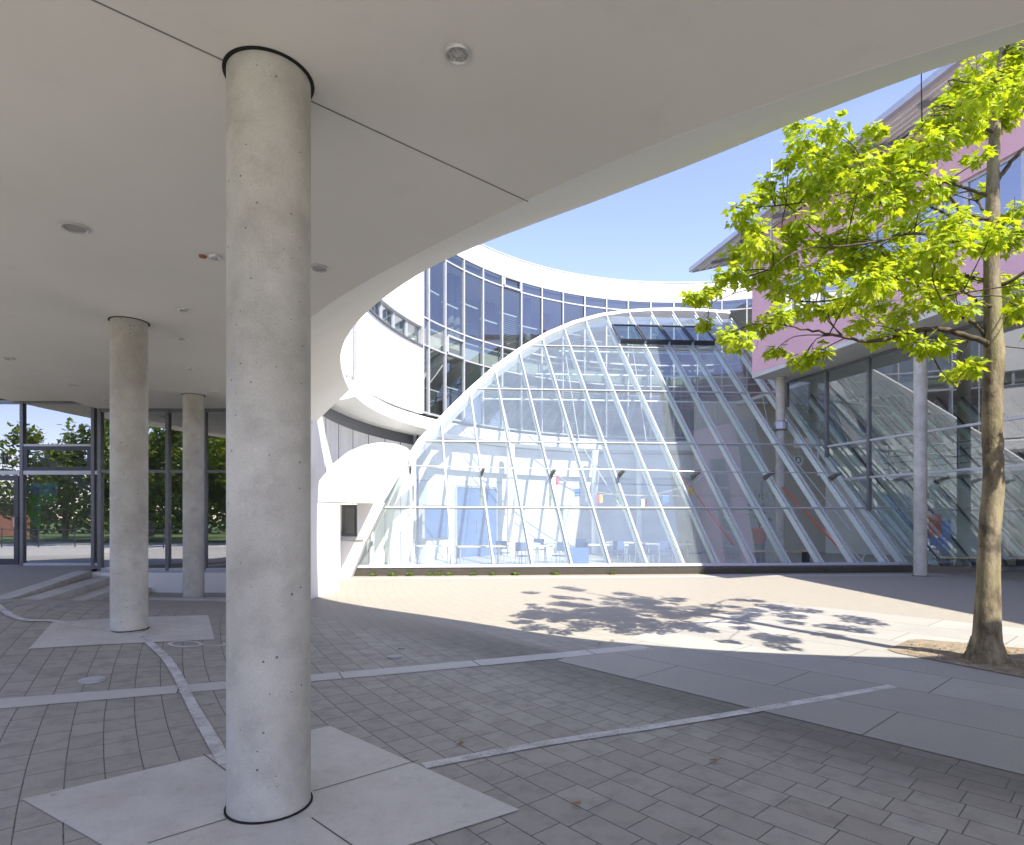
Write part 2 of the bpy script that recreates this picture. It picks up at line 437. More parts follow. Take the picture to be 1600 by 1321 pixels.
nt.links.new(rg_.outputs[0], cl_.inputs[0]); nt.links.new(tint.outputs[2], cl_.inputs[6]); nt.links.new(cl_.outputs[2], bg.inputs[0]); bg.inputs[1].default_value = 0.08
sl = bpy.data.lights.new('sun', 'SUN'); sl.energy = 2.2; sl.angle = math.radians(.5); sl.color = (1., .94, .83)
so = bpy.data.objects.new('sun', sl); COL.objects.link(so)
sd = V(SUN.x*math.cos(EL), SUN.y*math.cos(EL), math.sin(EL))
so.rotation_euler = sd.to_track_quat('Z', 'Y').to_euler(); so.location = (0, 0, 30)
cam = bpy.data.cameras.new('camera'); co = bpy.data.objects.new('camera', cam); COL.objects.link(co)
co.location = (0, 0, CH); co.rotation_euler = (PI/2, 0, 0)
cam.sensor_width = 36; cam.lens = 36*F/1600; cam.shift_y = (HY-660.5)/1600; cam.clip_end = 3000; cam.clip_start = .05
sc.camera = co
vs = sc.view_settings; vs.view_transform = 'Standard'; vs.look = 'None'; vs.gamma = 1; vs.exposure = 2.4
cy = sc.cycles; cy.max_bounces = 9; cy.diffuse_bounces = 5; cy.glossy_bounces = 4; cy.transparent_max_bounces = 24
cy.caustics_reflective = False; cy.caustics_refractive = False; cy.use_denoising = True
cy.sample_clamp_indirect = 8

# ------------------------------------------------------------------ ground
mb = MB(); xs = [-19+.5*i for i in range(90)]; ys = [-8+.5*i for i in range(92)]
for y in ys:
    for x in xs: mb.v.append(V(x, y, gz(x, y)))
n = len(xs)
for j in range(len(ys)-1):
    for i in range(n-1): mb.f.append((j*n+i, j*n+i+1, (j+1)*n+i+1, (j+1)*n+i))
struct('paving', mb, M['paving'], smooth=60, loc=(0,0,0))
mb = MB(); R0, NS = 900, 48
mb.poly([V(R0*math.cos(2*PI*k/NS), R0*math.sin(2*PI*k/NS), -.03) for k in range(NS)])
struct('lawn', mb, M['lawn'], loc=(0,0,0))
struct('plaza', MB().poly([V(-19.5,-60,-.012),V(60,-60,-.012),V(60,40,-.012),V(-19.5,40,-.012)]), M['stone2'], loc=(0,0,0))  # pale paving carried out of view to bounce sunlight under the canopy
struct('plaza', MB().poly([V(-34,-14,-.016),V(-19.5,-14,-.016),V(-19.5,16,-.016),V(-30,16,-.016)]), M['stone2'], loc=(0,0,0))

def drape(poly, dz, step=.35):
    """grid-clipped sheet over the ground inside a convex polygon"""
    mb = MB()
    x0 = min(p.x for p in poly); x1 = max(p.x for p in poly); y0 = min(p.y for p in poly); y1 = max(p.y for p in poly)
    flat = max(gz((x0+x1)/2, (y0+y1)/2), *(gz(p.x, p.y) for p in poly)) < .004
    if flat: return mb.poly([V(p.x, p.y, dz) for p in poly])
    nx = max(1, int((x1-x0)/step)); ny = max(1, int((y1-y0)/step))
    for i in range(nx):
        for j in range(ny):
            a, b = x0+(x1-x0)*i/nx, x0+(x1-x0)*(i+1)/nx; c, d = y0+(y1-y0)*j/ny, y0+(y1-y0)*(j+1)/ny
            q = clip2([(a,c),(b,c),(b,d),(a,d)], [(p.x,p.y) for p in poly])
            if len(q) > 2: mb.poly([V(x, y, gz(x,y)+dz) for x, y in q])
    return mb
def clip2(sub, clip):
    area = sum(clip[i][0]*clip[(i+1)%len(clip)][1]-clip[(i+1)%len(clip)][0]*clip[i][1] for i in range(len(clip)))
    if area < 0: clip = clip[::-1]
    out = sub
    for i in range(len(clip)):
        ax, ay = clip[i]; bx, by = clip[(i+1) % len(clip)]
        ins = lambda p: (bx-ax)*(p[1]-ay)-(by-ay)*(p[0]-ax) >= -1e-9
        inp, out = out, []
        for k in range(len(inp)):
            p, q = inp[k-1], inp[k]
            dp = (bx-ax)*(p[1]-ay)-(by-ay)*(p[0]-ax); dq = (bx-ax)*(q[1]-ay)-(by-ay)*(q[0]-ax)
            if (dp >= -1e-9) != (dq >= -1e-9):
                t = dp/(dp-dq); out.append((p[0]+(q[0]-p[0])*t, p[1]+(q[1]-p[1])*t))
            if dq >= -1e-9: out.append(q)
        if not out: return []
    return out
def strip(pts, wid, dz):
    mb = MB(); pts = [Vector(p) for p in pts]; L = []; dense = []
    for a, b in zip(pts, pts[1:]):
        m = max(1, int((b-a).length/.15))
        dense += [a.lerp(b, i/m) for i in range(m)]
    dense.append(pts[-1])
    for i, p in enumerate(dense):
        d = dense[min(i+1, len(dense)-1)]-dense[max(i-1, 0)]; s = V(-d.y, d.x, 0).normalized()
        ww = wid*(1+random.uniform(-.05,.05))
        for k in (-1, 1):
            q = p+s*k*ww/2; L.append(V(q.x, q.y, gz(q.x,q.y)+dz))
    mb.v = L; mb.f = [(2*i, 2*i+1, 2*i+3, 2*i+2) for i in range(len(dense)-1)]
    return mb
def smoothline(pts, n=6):
    out = []
    for i in range(len(pts)-1):
        p0, p1, p2, p3 = pts[max(i-1,0)], pts[i], pts[i+1], pts[min(i+2, len(pts)-1)]
        for k in range(n):
            t = k/n
            out.append(.5*((2*p1)+(p2-p0)*t+(2*p0-5*p1+4*p2-p3)*t*t+(3*p1-p0-3*p2+p3)*t**3))
    return out+[pts[-1]]

# large concrete slabs on the right, light band, column slabs, paint
d1 = V(.66,-.75,0); d2 = V(.75,.66,0); L0 = V(.5,6.85,0)
struct('large_slab_path', drape([L0, L0+d1*7.5, L0+d1*7.5+d2*6.6, L0+d2*6.6-d1*.6, L0+d2*2.-d1*.3], .004), M['bigslab'], loc=(0,0,0))
b0, b1 = G(-700, 1166), G(1010, 1011.5)
struct('light_stone_band', strip([b0, b1], .27, .0045), M['band'], loc=(0,0,0))
struct('edging_strip', MB().poly([V(-5.2,15.9,.004), V(12.6,17.2,.004), V(12.6,17.6,.004), V(-5.2,16.3,.004)]), M['stone2'], loc=(0,0,0))
def slab_stone(name, pix):
    c = [G(*p) for p in pix]
    mb = drape(c, .006, .3)
    return struct(name, mb, M['stone'], loc=(0,0,0))
slab_stone('column_base_slab', [(35,1250),(515,1135),(812,1267),(330,1420)])
slab_stone('column_base_slab', [(45,1015),(335,1000),(325,962),(82,973.5)])
def joint(name, a, b, wd=.006):
    struct(name, strip([a, b], wd, .0075), M['dark'], loc=(0,0,0))
joint('slab_joint', G(318,1180), G(362,1212))
joint('slab_joint', G(487,1280), G(560,1330)); joint('slab_joint', G(490,1238), G(655,1189)); joint('slab_joint', G(360,1280), G(230,1320))
struct('painted_line', strip(smoothline([G(662,1198), G(850,1163), G(1030,1135), G(1200,1107), G(1395,1073)]), .095, .0062), M['paint'], loc=(0,0,0))
struct('painted_line', strip(smoothline([G(-60,935), G(0,951), G(90,972), G(170,985), G(212,992), G(250,1020), G(275,1052), G(303,1108), G(332,1158), G(352,1195)]), .088, .0085), M['paint'], loc=(0,0,0))
c9 = G(290,1007); ring = [c9+V(.16*math.cos(t)*1.1, .13*math.sin(t), 0) for t in [2*PI*k/20 for k in range(21)]]
tail = [c9+V(.17,.03,0), c9+V(.24,-.0,0), c9+V(.32,.0,0), c9+V(.40,.05,0), c9+V(.41,.13,0), c9+V(.37,.17,0)]
m9 = strip(ring, .045, .005); t9 = strip(smoothline(tail), .045, .0055); m9.add(t9.v, t9.f)
struct('painted_numeral', m9, M['paint'], loc=(0,0,0))
# tree pit
pit = [G(1383,1018), G(1424,999), V(6.9,7.1,0), V(6.0,5.85,0), V(5.15,6.05,0)]
mbp = MB(); ctr = sum(pit, V(0,0,0))/len(pit); prev = None
for k in range(12):
    for j in range(40):
        s = k/11; a = 2*PI*j/40; d = V(math.cos(a), math.sin(a), 0)
        # ray to polygon edge
        best = 3.
        for i in range(len(pit)):
            p, q = pit[i]-ctr, pit[(i+1) % len(pit)]-ctr; e = q-p
            det = d.x*(-e.y)+e.x*d.y
            if abs(det) > 1e-6:
                tt = (p.x*(-e.y)+e.x*p.y)/det; uu = (d.x*p.y-d.y*p.x)/det
                if tt > 0 and -1e-6 <= uu <= 1+1e-6: best = min(best, tt)
        q = ctr+d*best*s
        mbp.v.append(V(q.x, q.y, .012+(1-s**3)*(.03+random.uniform(0,.022))))
for k in range(11):
    for j in range(40):
        j2 = (j+1) % 40; mbp.f.append((k*40+j, k*40+j2, (k+1)*40+j2, (k+1)*40+j))
struct('planting_soil', mbp, M['soil'], smooth=80, loc=(0,0,0))

lit = MB(); lit.nofix = True
for k in range(420):
    a = random.uniform(0, 2*PI); rr_ = random.uniform(.25, 1.0); q = ctr+V(math.cos(a)*rr_, math.sin(a)*rr_*.8, .055)
    e = V(random.gauss(0,1), random.gauss(0,1), random.uniform(-.1,.4)).normalized(); s_ = e.cross(V(0,0,1)).normalized()*random.uniform(.006,.016); L_ = random.uniform(.02,.055)
    lit.poly([q, q+e*L_*.5+s_, q+e*L_, q+e*L_*.5-s_])
gr = MB(); gr.nofix = True
for k in range(420):
    x = random.uniform(-7, 7); y = random.uniform(2.6, 15); q = V(x, y, gz(x,y)+.008)
    if random.random() < .6 and abs(x-2.5)+abs(y-6) > 5: continue
    e = V(random.gauss(0,1), random.gauss(0,1), .15).normalized(); s_ = e.cross(V(0,0,1)).normalized()*random.uniform(.002,.007); L_ = random.uniform(.012,.045)
    gr.poly([q, q+e*L_*.5+s_, q+e*L_, q+e*L_*.5-s_])
go_ = gr.build('dry_litter', M['dry'], loc=(0,0,0)); go_['kind'] = 'stuff'; go_['label'] = 'tiny dry twigs and leaf bits strewn over the paving'
lo = lit.build('leaf_litter', M['dry']); lo['kind'] = 'stuff'; lo['label'] = 'dry leaf litter scattered on the soil around the maple'
# flush ground lights and cover
def ground_disc(name, px, py, r, label, cat, m1, m2):
    g = G(px, py); t = thing(name, label, cat, g)
    MB().lathe(g, [(r*1.15,-.01),(r*1.15,.010),(r*1.05,.014),(r*.9,.014)], 28).build('rim', m1, t, smooth=30)
    MB().lathe(g, [(r*.92,.005),(r*.92,.017),(r*.3,.019)], 28).build('lens' if m2 is M['lens'] else 'lid', m2, t, smooth=30)
ground_disc('ground_light', 617, 1027, .075, 'larger round steel light set flush in the dark paving beside the band', 'ground light', M['galv'], M['stone2'])
ground_disc('ground_light', 627, 1014, .032, 'small round steel stud just behind the larger ground light', 'ground light', M['galv'], M['stone2'])
ground_disc('drain_cover', 145, 1063, .10, 'round metal cover in the paving beside the light band, left foreground', 'drain cover', M['alul'], M['rim'])

# ------------------------------------------------------------------ canopy overhead
CC = V(7.4, 14.7, 0)
def pol(c, r, deg, z): a = math.radians(deg); return V(c.x+r*math.cos(a), c.y+r*math.sin(a), z)
can = thing('curved_canopy', 'broad curved white canopy with smooth soffit spanning over the columns', 'canopy', (-3,3,0))
TH = [176.5+i*1.5 for i in range(101)]
def rex(th):
    T = [(0,.9),(166,.9),(172,.64),(176,.45),(182,.22),(190,.06),(199,-.05),(211,-.18),(221,-.25),(229,-.42),(236,-.40),(241,-.25),(247,.10),(250,.18),(256,.35),(270,.5),(400,.5)]
    return interp(T, th)
def interp(T, th):
    for (a, u), (b, v) in zip(T, T[1:]):
        if a <= th <= b: return u+(v-u)*(th-a)/(b-a)
def rin(th): return sum(interp([(0,.25),(169,.25),(182,.1),(195,0),(226,0),(230,.05),(234,.12),(240,.30),(245,.34),(248,.45),(256,.6),(400,.6)], th+d) for d in (-3,0,3))/3
def rexs(th): return sum(rex(th+d) for d in (-4,-2,0,2,4))/5
def arcband(c, prof, ths): return MB().sweep([[pol(c, r+(rexs(th) if r < 12 else rin(th) if r < 13 else 0), th, z) for r, z in prof] for th in ths])
arcband(CC, [(16.7,4.06),(16.7,4.5),(12.25,4.5),(12.25,4.06)], TH).build('soffit', M['ceiling'], can, smooth=30)
arcband(CC, [(12.25,4.058),(11.12,4.85),(11.1,4.86),(11.1,5.02),(12.25,5.02)], TH).build('edge_bevel', M['bevel'], can, smooth=30)
arcband(CC, [(19.3,4.40),(19.3,5.25),(16.698,5.25),(16.698,4.40)], TH).build('outer_soffit', M['ceiling'], can, smooth=30)
arcband(CC, [(16.7,4.51),(16.7,5.01),(12.25,5.01),(12.25,4.51)], TH).build('roof', M['offwhite'], can, smooth=30)
a, b = CEIL(350, 95), CEIL(825, 315)
dd = (b-a).normalized(); a2 = a-dd*4
MB().bar(a2+V(0,0,-.001), b+V(0,0,-.001), .009, .004).build('joint', M['seam'], can)

def column(px, pyb, Y, r, label, ztop=4.06):
    k = (px-CX)/F; X = k*Y; z0 = gz(X, Y); c = V(X, Y, z0)
    t = thing('concrete_column', label, 'column', c)
    MB().lathe(c, [(r,-.05),(r,ztop+.1-z0)], 64).build('shaft', M['column'], t, smooth=40)
    MB().lathe(V(X,Y,0), [(r+.020,ztop-.006),(r+.020,ztop+.03),(r+.002,ztop+.03),(r+.002,ztop-.006)], 64).build('ceiling_gap', M['dark'], t, smooth=40)
    MB().lathe(c, [(r+.012,.002),(r+.012,.0135),(r+.002,.0135)], 48).build('base_gap', M['dark'], t, smooth=40)
    return c
column(421, 1257, 3.40, .220, 'stout round concrete column closest to the viewer, on pale slabs')
column(202, 984, 7.60, .205, 'middle round concrete column on its own square slab crossed by paint')
column(302.5, 938, 12.1, .192, 'slimmest and farthest round concrete column in front of entrance glazing')

def downlight(px, py, r, label, lens, group=None, kind='ceiling_lamp', cat='ceiling lamp'):
    c = CEIL(px, py); t = thing(kind, label, cat, c, group)
    MB().lathe(c, [(r*.78,.01),(r*.78,-.012),(r*.9,-.02),(r,-.014),(r,.01)], 32).build('rim', M['rim'], t, smooth=50)
    mb = MB().lathe(c, [(r*.76,.004),(r*.76,-.006),(r*.5,-.004),(r*.2,-.007)], 24)
    mb.build('grille' if lens is M['grille'] else 'reflector', lens, t, smooth=50)
    if lens is M['lens']:
        mb = MB()
        for k in range(9):
            a = 2*PI*k/9; mb.lathe(c+V(math.cos(a)*r*.5, math.sin(a)*r*.5, -.010), [(r*.05,-.012),(r*.1,0),(r*.09,.003)], 8)
        mb.build('facets', M['rim'], t, smooth=50)
downlight(714.5, 82, .068, 'round recessed ceiling lamp with faceted reflector nearest the canopy edge', M['lens'])
downlight(117, 355, .105, 'flat round loudspeaker disc in the ceiling, largest of the ceiling discs', M['grille'], None, 'ceiling_speaker', 'speaker')
downlight(287, 484, .066, 'recessed ceiling lamp between near and middle columns, nearest of its row', M['lens'])
downlight(283, 528, .066, 'recessed ceiling lamp in the row, second behind the nearest one', M['lens'])
downlight(297, 576, .066, 'recessed ceiling lamp above and before the farthest column', M['lens'])
downlight(335, 612, .066, 'recessed ceiling lamp just right of the farthest column top', M['lens'])
downlight(14, 560, .075, 'recessed ceiling lamp at the far left edge of the ceiling', M['lens'])
downlight(111, 602, .075, 'recessed ceiling lamp over the steps left of the middle column', M['lens'])
downlight(167, 625.5, .075, 'recessed ceiling lamp just left of the middle column near the glazing', M['lens'])
downlight(499, 418, .085, 'ceiling lamp seen edge-on just right of the near column', M['grille'])
c = CEIL(325, 400); t = thing('smoke_detector', 'small smoke detector with red mark on the ceiling', 'smoke detector', c)
MB().lathe(c+V(.06,0,0), [(.04,-.03),(.055,-.012),(.055,.005)], 20).build('housing', M['rim'], t, smooth=40)
MB().lathe(c+V(-.05,0,0), [(.03,-.016),(.035,-.008),(.035,.005)], 16).build('indicator', M['brick'], t, smooth=40)

# ------------------------------------------------------------------ steps, terrace, entrance
K0, K1 = V(-7.35, 8.7, .40), V(-8.98, 13.0, .50)
kd = (K1-K0); kn = V(kd.y, -kd.x, 0).normalized()      # to the right of the kerb
mb = MB(); T0 = K0-kn*.28; T1 = K1-kn*.28
mb.poly([V(T0.x,T0.y,K0.z-.012), V(T1.x,T1.y,K1.z-.012), V(T1.x,14.8,.49), V(-20,14.8,.49), V(-20,8.4,.36)])
struct('terrace', mb, M['paving'], loc=(0,0,0))
kerb = thing('kerb_wall', 'low pale stone kerb running up beside the entrance steps', 'kerb', V(K0.x,K0.y,.0))
NK = 6
for i in range(NK):
    p, q = K0.lerp(K1, i/NK), K0.lerp(K1, (i+1)/NK-.002)
    MB().prism([p-kn*.28-V(0,0,.6), q-kn*.28-V(0,0,.6), q-V(0,0,.6), p-V(0,0,.6)], [p-kn*.28, q-kn*.28, q, p]).build('coping_stone', M['kerbst'], kerb, bevel=.008)
st = thing('entrance_steps', 'three pale stone steps climbing to the entrance terrace', 'steps', V(-7.6,11,0))
E1 = K1+V(0,.25,0)
for i, zt in enumerate((.37, .25, .125)):
    o0, o1 = kn*(.003+.36*i), kn*(.36*(i+1))
    p, q = K0+o0-kd*.02, E1+o0; r, s = E1+o1, K0+o1-kd*.02
    MB().prism([V(p.x,p.y,-.2),V(q.x,q.y,-.2),V(r.x,r.y,-.2),V(s.x,s.y,-.2)], [V(p.x,p.y,zt),V(q.x,q.y,zt),V(r.x,r.y,zt),V(s.x,s.y,zt)]).build('tread', M['kerbst'], st, bevel=.01)
single('stone_kerb', MB().box(-7.6,-4.0,11.35,11.62,-.05,.105), M['stone2'], 'low stone kerb step in the paving before the farthest column', 'kerb', bevel=.01)

ent = thing('entrance_hall', 'glazed entrance hall with grey frames reflecting trees and sky', 'glazed hall', V(-10,14.5,0))
def frame_bar(p, q, w, h, parent, name='mullion', mat=None, up=(0,0,1)):
    return MB().bar(p, q, w, h, up).build(name, mat or M['alu'], parent)
def pane(pts, parent, mat, name='pane', label=None):
    return MB().poly(pts).build(name, mat, parent, label=label)
def xat(px, Y): return (px-CX)/F*Y
YL, ZL0, ZL1 = 14.5, .49, 4.42
xl = [-20, -17, -14.6, xat(36,YL), xat(147,YL), -9.22]
for x in xl: frame_bar(V(x,YL,ZL0), V(x,YL,ZL1), .075, .12, ent, up=(0,1,0))
zt = CH+(HY-739)/F*YL; zs = CH+(HY-695)/F*YL
for i in range(len(xl)-1):
    a, b = xl[i]+.045, xl[i+1]-.045
    frame_bar(V(a,YL,zt), V(b,YL,zt), .10, .09, ent, 'transom', M['cap']); frame_bar(V(a,YL,ZL1-.04), V(b,YL,ZL1-.04), .10, .08, ent, 'head')
    frame_bar(V(a,YL,ZL0+.03), V(b,YL,ZL0+.03), .10, .06, ent, 'sill', M['cap'])
    zz = [ZL0+.06, zt-.045, zt+.045, ZL1-.08]
    if i == 3:
        zz = [ZL0+.06, zt-.045, zs, ZL1-.08]
        frame_bar(V(a,YL,zs-.02), V(b,YL,zs-.02), .10, .05, ent, 'transom', M['cap'])
        vw = MB()
        za, zb = zt+.045, zs-.045
        vw.box(a, b, YL-.05, YL+.03, za, za+.09).box(a, b, YL-.05, YL+.03, zb-.09, zb).box(a, a+.09, YL-.05, YL+.03, za+.09, zb-.09).box(b-.09, b, YL-.05, YL+.03, za+.09, zb-.09)
        v_ = vw.build('vent_window', M['frame'], ent); pane([(a+.09,YL-.02,za+.09),(b-.09,YL-.02,za+.09),(b-.09,YL-.02,zb-.09),(a+.09,YL-.02,zb-.09)], v_, M['glass_e'])
    for k in (0, 2):
        pane([(a,YL,zz[k]),(b,YL,zz[k]),(b,YL,zz[k+1]),(a,YL,zz[k+1])], ent, M['glass_e'])
# door leaf at the left edge
dx0, dx1 = xl[3]-1.35, xl[3]-.05; z1 = zt-.07
dm = MB().box(dx0,dx0+.11,YL-.075,YL-.01,ZL0+.02,z1).box(dx1-.11,dx1,YL-.075,YL-.01,ZL0+.02,z1).box(dx0+.11,dx1-.11,YL-.075,YL-.01,z1-.11,z1).box(dx0+.11,dx1-.11,YL-.075,YL-.01,ZL0+.02,ZL0+.16)
door = dm.build('door', M['frame'], ent)
MB().tube([(dx1-.055,YL-.075,1.38),(dx1-.055,YL-.13,1.40),(dx1-.055,YL-.13,1.62),(dx1-.055,YL-.075,1.64)], .014, 8).build('handle', M['galv'], door, smooth=40)
# right-hand glazing on its plinth
YR, ZR0, ZR1 = 13.6, .44, 4.06
xr = [-9.2, xat(192,YR)-.0, xat(263,YR), xat(345,YR)-.35, -5.6, -4.62]
for i, x in enumerate(xr): frame_bar(V(x,YR,ZR0), V(x,YR,ZR1), .075, .12, ent, up=(0,1,0))
zr = CH+(HY-737)/F*YR
for i in range(len(xr)-1):
    a, b = xr[i]+.0375, xr[i+1]-.0375
    for z, hh, nm in ((ZR0+.03,.06,'sill'), (zr,.055,'transom'), (ZR1-.04,.08,'head')):
        frame_bar(V(a,YR,z), V(b,YR,z), .10, hh, ent, nm, M['alul'] if nm == 'sill' else None)
    pane([(a,YR,ZR0+.06),(b,YR,ZR0+.06),(b,YR,zr-.0275),(a,YR,zr-.0275)], ent, M['glass_e'])
    pane([(a,YR,zr+.0275),(b,YR,zr+.0275),(b,YR,ZR1-.08),(a,YR,ZR1-.08)], ent, M['glass_e'])
MB().box(-9.24,-4.4,13.1,13.9,-.2,.435).build('plinth', M['offwhite'], ent, bevel=.01)
MB().poly([(-9.22,YR+.06,ZR0),(-9.22,YL-.06,ZR0),(-9.22,YL-.06,ZL1),(-9.22,YR+.06,ZL1)]).build('side_pane', M['glass_e'], ent)
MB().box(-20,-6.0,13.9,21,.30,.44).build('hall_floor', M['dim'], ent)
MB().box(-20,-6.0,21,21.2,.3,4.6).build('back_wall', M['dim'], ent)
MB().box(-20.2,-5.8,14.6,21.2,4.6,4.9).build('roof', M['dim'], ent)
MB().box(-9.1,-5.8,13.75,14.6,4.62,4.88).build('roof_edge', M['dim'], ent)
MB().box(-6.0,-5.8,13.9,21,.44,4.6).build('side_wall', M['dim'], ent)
sta = thing('staircase', 'dark staircase with pale stringer behind the entrance glazing', 'staircase', V(-10.5,17,.44))
MB().bar((-13.2,16.4,3.6),(-9.6,16.4,1.3),.08,.32).build('stringer', M['dimw'], sta)
MB().bar((-13.2,17.8,3.6),(-9.6,17.8,1.3),.08,.32).build('stringer', M['dimw'], sta)
for k in range(11):
    s = k/10; MB().box(-13.1+3.4*s,-12.8+3.4*s,16.45,17.75,3.55-2.2*s,3.6-2.2*s).build('tread', M['dimw'], sta)
for k in range(3): MB().tube([(-13.2,16.3,4.0+.22*k),(-9.4,16.3,1.75+.22*k)], .018, 8).build('rail', M['galv'], sta)
YP = 14.62
def ptxt(px, py, Y=YP): return P(px, py, Y)
single('poster', MB().ext([P(42,825,YP),P(63,825,YP),P(63,790,YP),P(90,790,YP),P(90,755,YP),P(42,755,YP)], (0,.012,0)), M['poster'], 'colourful L-shaped poster hung behind the entrance glass', 'poster')

def text_mesh(name, txt, size, mat, loc, rot, label=None, cat=None, parent=None, ext=.004):
    cu = bpy.data.curves.new('letters', 'FONT'); cu.body = txt; cu.size = size; cu.extrude = ext; cu.align_x = 'CENTER'; cu.align_y = 'CENTER'
    to = bpy.data.objects.new('letters', cu); COL.objects.link(to)
    dg = bpy.context.evaluated_depsgraph_get(); me = bpy.data.meshes.new_from_object(to.evaluated_get(dg))
    bpy.data.objects.remove(to); me.name = name; me.materials.clear(); me.materials.append(mat)
    o = bpy.data.objects.new(name, me); COL.objects.link(o); o.rotation_euler = rot
    if parent: o.parent = parent; o.location = Vector(loc)-off(parent)
    else: o.location = loc
    if label: tag(o, label, cat)
    return o
text_mesh('house_number', '1', .30, M['frame'], P(4, 718, YL-.02), (PI/2,0,0), 'dark numeral 1 on the glass above the entrance door', 'sign')
single('number_bar', MB().box(xat(10.5,YL)-.012, xat(10.5,YL)+.012, YL-.03, YL-.016, P(0,725,YL).z, P(0,708,YL).z), M['frame'], 'thin dark upright bar beside numeral on entrance glass', 'sign')

# ------------------------------------------------------------------ curved building
C2 = V(7.9, 17.2, 0); RF = 12.3
def circ(px, R=RF):
    k = (px-CX)/F; A = 1+k*k; B = -2*(C2.y+k*C2.x); D = C2.x**2+C2.y**2-R*R
    Y = (-B+math.sqrt(max(0, B*B-4*A*D)))/(2*A); return k*Y, Y
def cth(px, R=RF): x, y = circ(px, R); return math.degrees(math.atan2(y-C2.y, x-C2.x))
def cz(px, py, R=RF): return CH+(HY-py)/F*circ(px, R)[1]
zb, za_, zc, zd, zt_ = cz(696,655.6), cz(696,553.5), cz(696,512.6), cz(696,407.7), cz(745,414)
zp = cz(745,380)
ths = [cth(p) for p in (669,695,724,754,784,814,846,879,913,947,981)]
stp = (ths[2]-ths[-1])/8; th0 = cth(660)
while ths[-1] > 66: ths.append(ths[-1]-stp)
print('ring', zb, za_, zc, zd, zt_, zp, 'ths', [round(t,1) for t in ths][:4], th0, stp)
ringb = thing('curved_building', 'concave white building with curved glazed upper storeys and tall white parapet', 'building', pol(C2,RF,140,0))
def arc2(prof, t0, t1, st=1.5):
    n = max(2, int(abs(t1-t0)/st)+1); return MB().sweep([[pol(C2, r, t0+(t1-t0)*i/(n-1), z) for r, z in prof] for i in range(n)])
TE = 183.5
arc2([(RF,zt_),(RF,zp),(RF+.5,zp),(RF+.5,zt_)], TE, 60).build('parapet', M['white'], ringb, smooth=30)
arc2([(RF-.03,zp+.002),(RF-.03,zp+.06),(RF+.55,zp+.06),(RF+.55,zp+.002)], TE, 60).build('coping', M['alul'], ringb, smooth=30)
tw = th0
# rendered wall with ribbon window
rb0, rb1 = cz(650,535), cz(650,505)
rbe = cth(660)
tr0 = TE-2.5
arc2([(RF,zb),(RF,rb0),(RF+.35,rb0),(RF+.35,zb)], tr0, tw+.15).build('wall', M['white'], ringb, smooth=30)
arc2([(RF,rb1),(RF,zt_-.002),(RF+.35,zt_-.002),(RF+.35,rb1)], tr0, tw+.15).build('wall', M['white'], ringb, smooth=30)
rt = [tr0-i*(tr0-tw)/6 for i in range(7)]
arc2([(RF-.06,rb0-.05),(RF-.06,rb0-.002),(RF+.3,rb0-.002),(RF+.3,rb0-.05)], tr0, tw+.2).build('sill', M['alu'], ringb, smooth=30)
for i in range(6):
    a, b = rt[i], rt[i+1]
    f = MB()
    for tt in (a-.12, b+.12): f.bar(pol(C2,RF+.12,tt,rb0), pol(C2,RF+.12,tt,rb1), .07, .07, pol(C2,1,tt,0)-C2)
    for z in (rb0+.03, rb1-.03): f.bar(pol(C2,RF+.12,a-.1,z), pol(C2,RF+.12,b+.1,z), .07, .05, (0,0,1))
    wdw = f.build('window', M['alul'], ringb)
    MB().poly([pol(C2,RF+.13,a,rb0),pol(C2,RF+.13,b,rb0),pol(C2,RF+.13,b,rb1),pol(C2,RF+.13,a,rb1)]).build('pane', M['glass_u'], wdw)
# glazed end at the left of the wall
pane([pol(C2,RF,TE-.1,zb),pol(C2,RF,tr0+.1,zb),pol(C2,RF,tr0+.1,zt_),pol(C2,RF,TE-.1,zt_)], ringb, M['glass_u'])
for tt in (TE, tr0+.3): frame_bar(pol(C2,RF-.02,tt,zb), pol(C2,RF-.02,tt,zt_), .06, .1, ringb, 'mullion', M['alul'], up=pol(C2,1,tt,0)-C2)
MB().prism([pol(C2,RF+.05,TE,zb),pol(C2,RF+6,TE,zb),pol(C2,RF+6,TE+.8,zb),pol(C2,RF+.05,TE+.8,zb)],[pol(C2,RF+.05,TE,zp),pol(C2,RF+6,TE,zp),pol(C2,RF+6,TE+.8,zp),pol(C2,RF+.05,TE+.8,zp)]).build('end_wall', M['white'], ringb)
